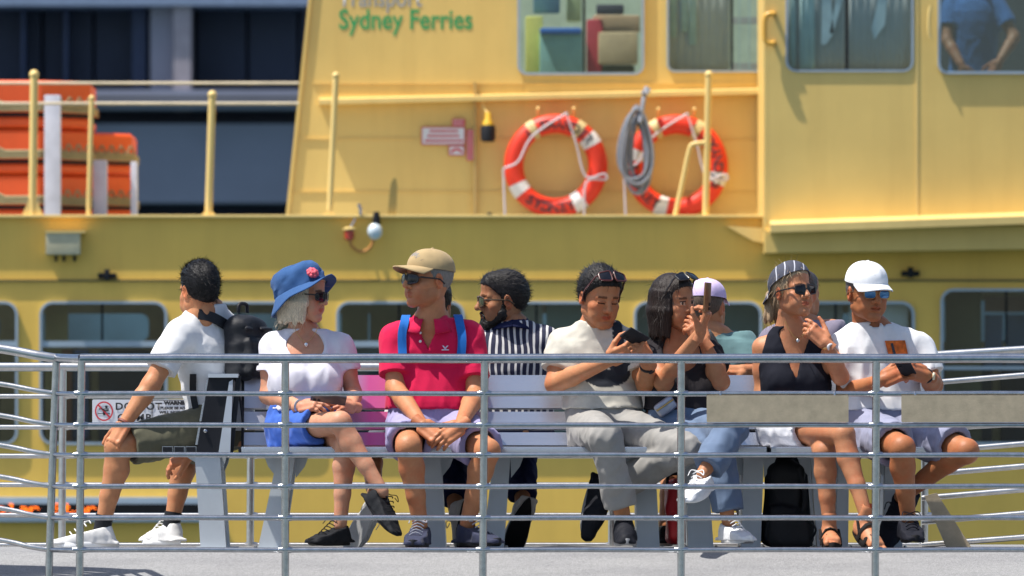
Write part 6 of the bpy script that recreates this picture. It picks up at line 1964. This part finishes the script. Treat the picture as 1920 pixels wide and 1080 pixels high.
# bags under the bench
def bag_on_deck(c, h, label, mat, R=None, pocket=True, name='backpack'):
    c = np.asarray(c, float); h = np.asarray(h, float)
    root = empty(name, (c[0], c[1], 0), label, 'backpack' if 'pack' in name else 'bag')
    F = Field(c-h-.06, c+h+.08, .0065); R = np.eye(3) if R is None else R
    F.add(rbox(c, h, R, min(h)*.6), .02); F.add(ell(c+np.array([0, 0, h[2]*.7]), (h[0]*.8, h[1]*.9, h[2]*.45), R), .03)
    if pocket: F.add(rbox(c+R @ np.array([0, -h[1]*.85, -h[2]*.45]), (h[0]*.85, h[1]*.5, h[2]*.45), R, .03), .015)
    F.warp(folds(34, 12, .008), .03); F.cut((0, 0, .004), (0, 0, -1))
    V, Q = F.mesh(); link('bag', np_mesh('bag', V, Q), mat, root)
    mb = MB(); t = c+np.array([0, 0, h[2]]); mb.tube(bez([t+np.array([-.04, 0, -.01]), t+np.array([-.03, 0, .035]), t+np.array([.03, 0, .035]), t+np.array([.04, 0, -.01])], 12), .007, 7); mb.build('grab_loop', bagm, root)
    mb = MB(); mb.tube(bez([c+R @ np.array([h[0]*.6, -h[1], h[2]*.9]), c+R @ np.array([h[0]*1.1, -h[1]*1.1, h[2]*.2]), c+R @ np.array([h[0]*.9, -h[1], -h[2]*.5])], 12), .010, 7, flat=.5); mb.build('strap', bagm, root)
    return root
cc = A(1468, 945, .10); cc[2] = .19
ta = math.radians(7); bag_on_deck(cc, (.080, .085, .180), 'tall black backpack standing under the bench beside the crossed legs', bagm, np.array([[math.cos(ta), 0, math.sin(ta)], [0, 1, 0], [-math.sin(ta), 0, math.cos(ta)]]))
cc = A(1482, 1000, .02); cc[2] = .075
bag_on_deck(cc, (.095, .08, .070), 'low black bag lying in front of the tall black backpack', simple('worn_black_canvas', (.02, .02, .022), .8, bump=.5), None, False, 'shoulder_bag')
cc = A(1512, 905, .75); cc[2] = .33
F = Field(cc-.2, cc+.2, .008)
bag_on_deck(A(1505, 960, .80)*np.array([1, 1, 0])+np.array([0, 0, .20]), (.10, .08, .19), 'dark bag standing behind the tall black backpack', simple('charcoal_canvas', (.025, .03, .04), .8))
bag_on_deck(A(1268, 960, .62)*np.array([1, 1, 0])+np.array([0, 0, .15]), (.045, .07, .13), 'small red bag on the deck between bench legs', simple('red_nylon', (.52, .02, .03), .5, bump=.3), None, True, 'red_bag')
# silver purse beside the woman in jeans
pr = empty('purse', A(1250, 765, -.12), 'small silver purse resting at the hip of the dark haired woman', 'purse')
c0 = A(1248, 762, -.16); a_ = math.radians(35); R = np.array([[math.cos(a_), 0, -math.sin(a_)], [0, 1, 0], [math.sin(a_), 0, math.cos(a_)]])
F = Field(c0-.09, c0+.09, .005); F.add(rbox(c0, (.045, .018, .030), R, .012), 0); F.warp(folds(90, 3, .002), .02); V, Q = F.mesh(); po = link('pouch', np_mesh('pouch', V, Q), simple('silver_leather', (.34, .35, .42), .35, .4, bump=.4), pr)
mb = MB(); mb.tube([c0+R @ np.array([-.043, -.02, .006]), c0+R @ np.array([.043, -.02, .006])], .004, 6); mb.build('zip', fr_gold, pr)
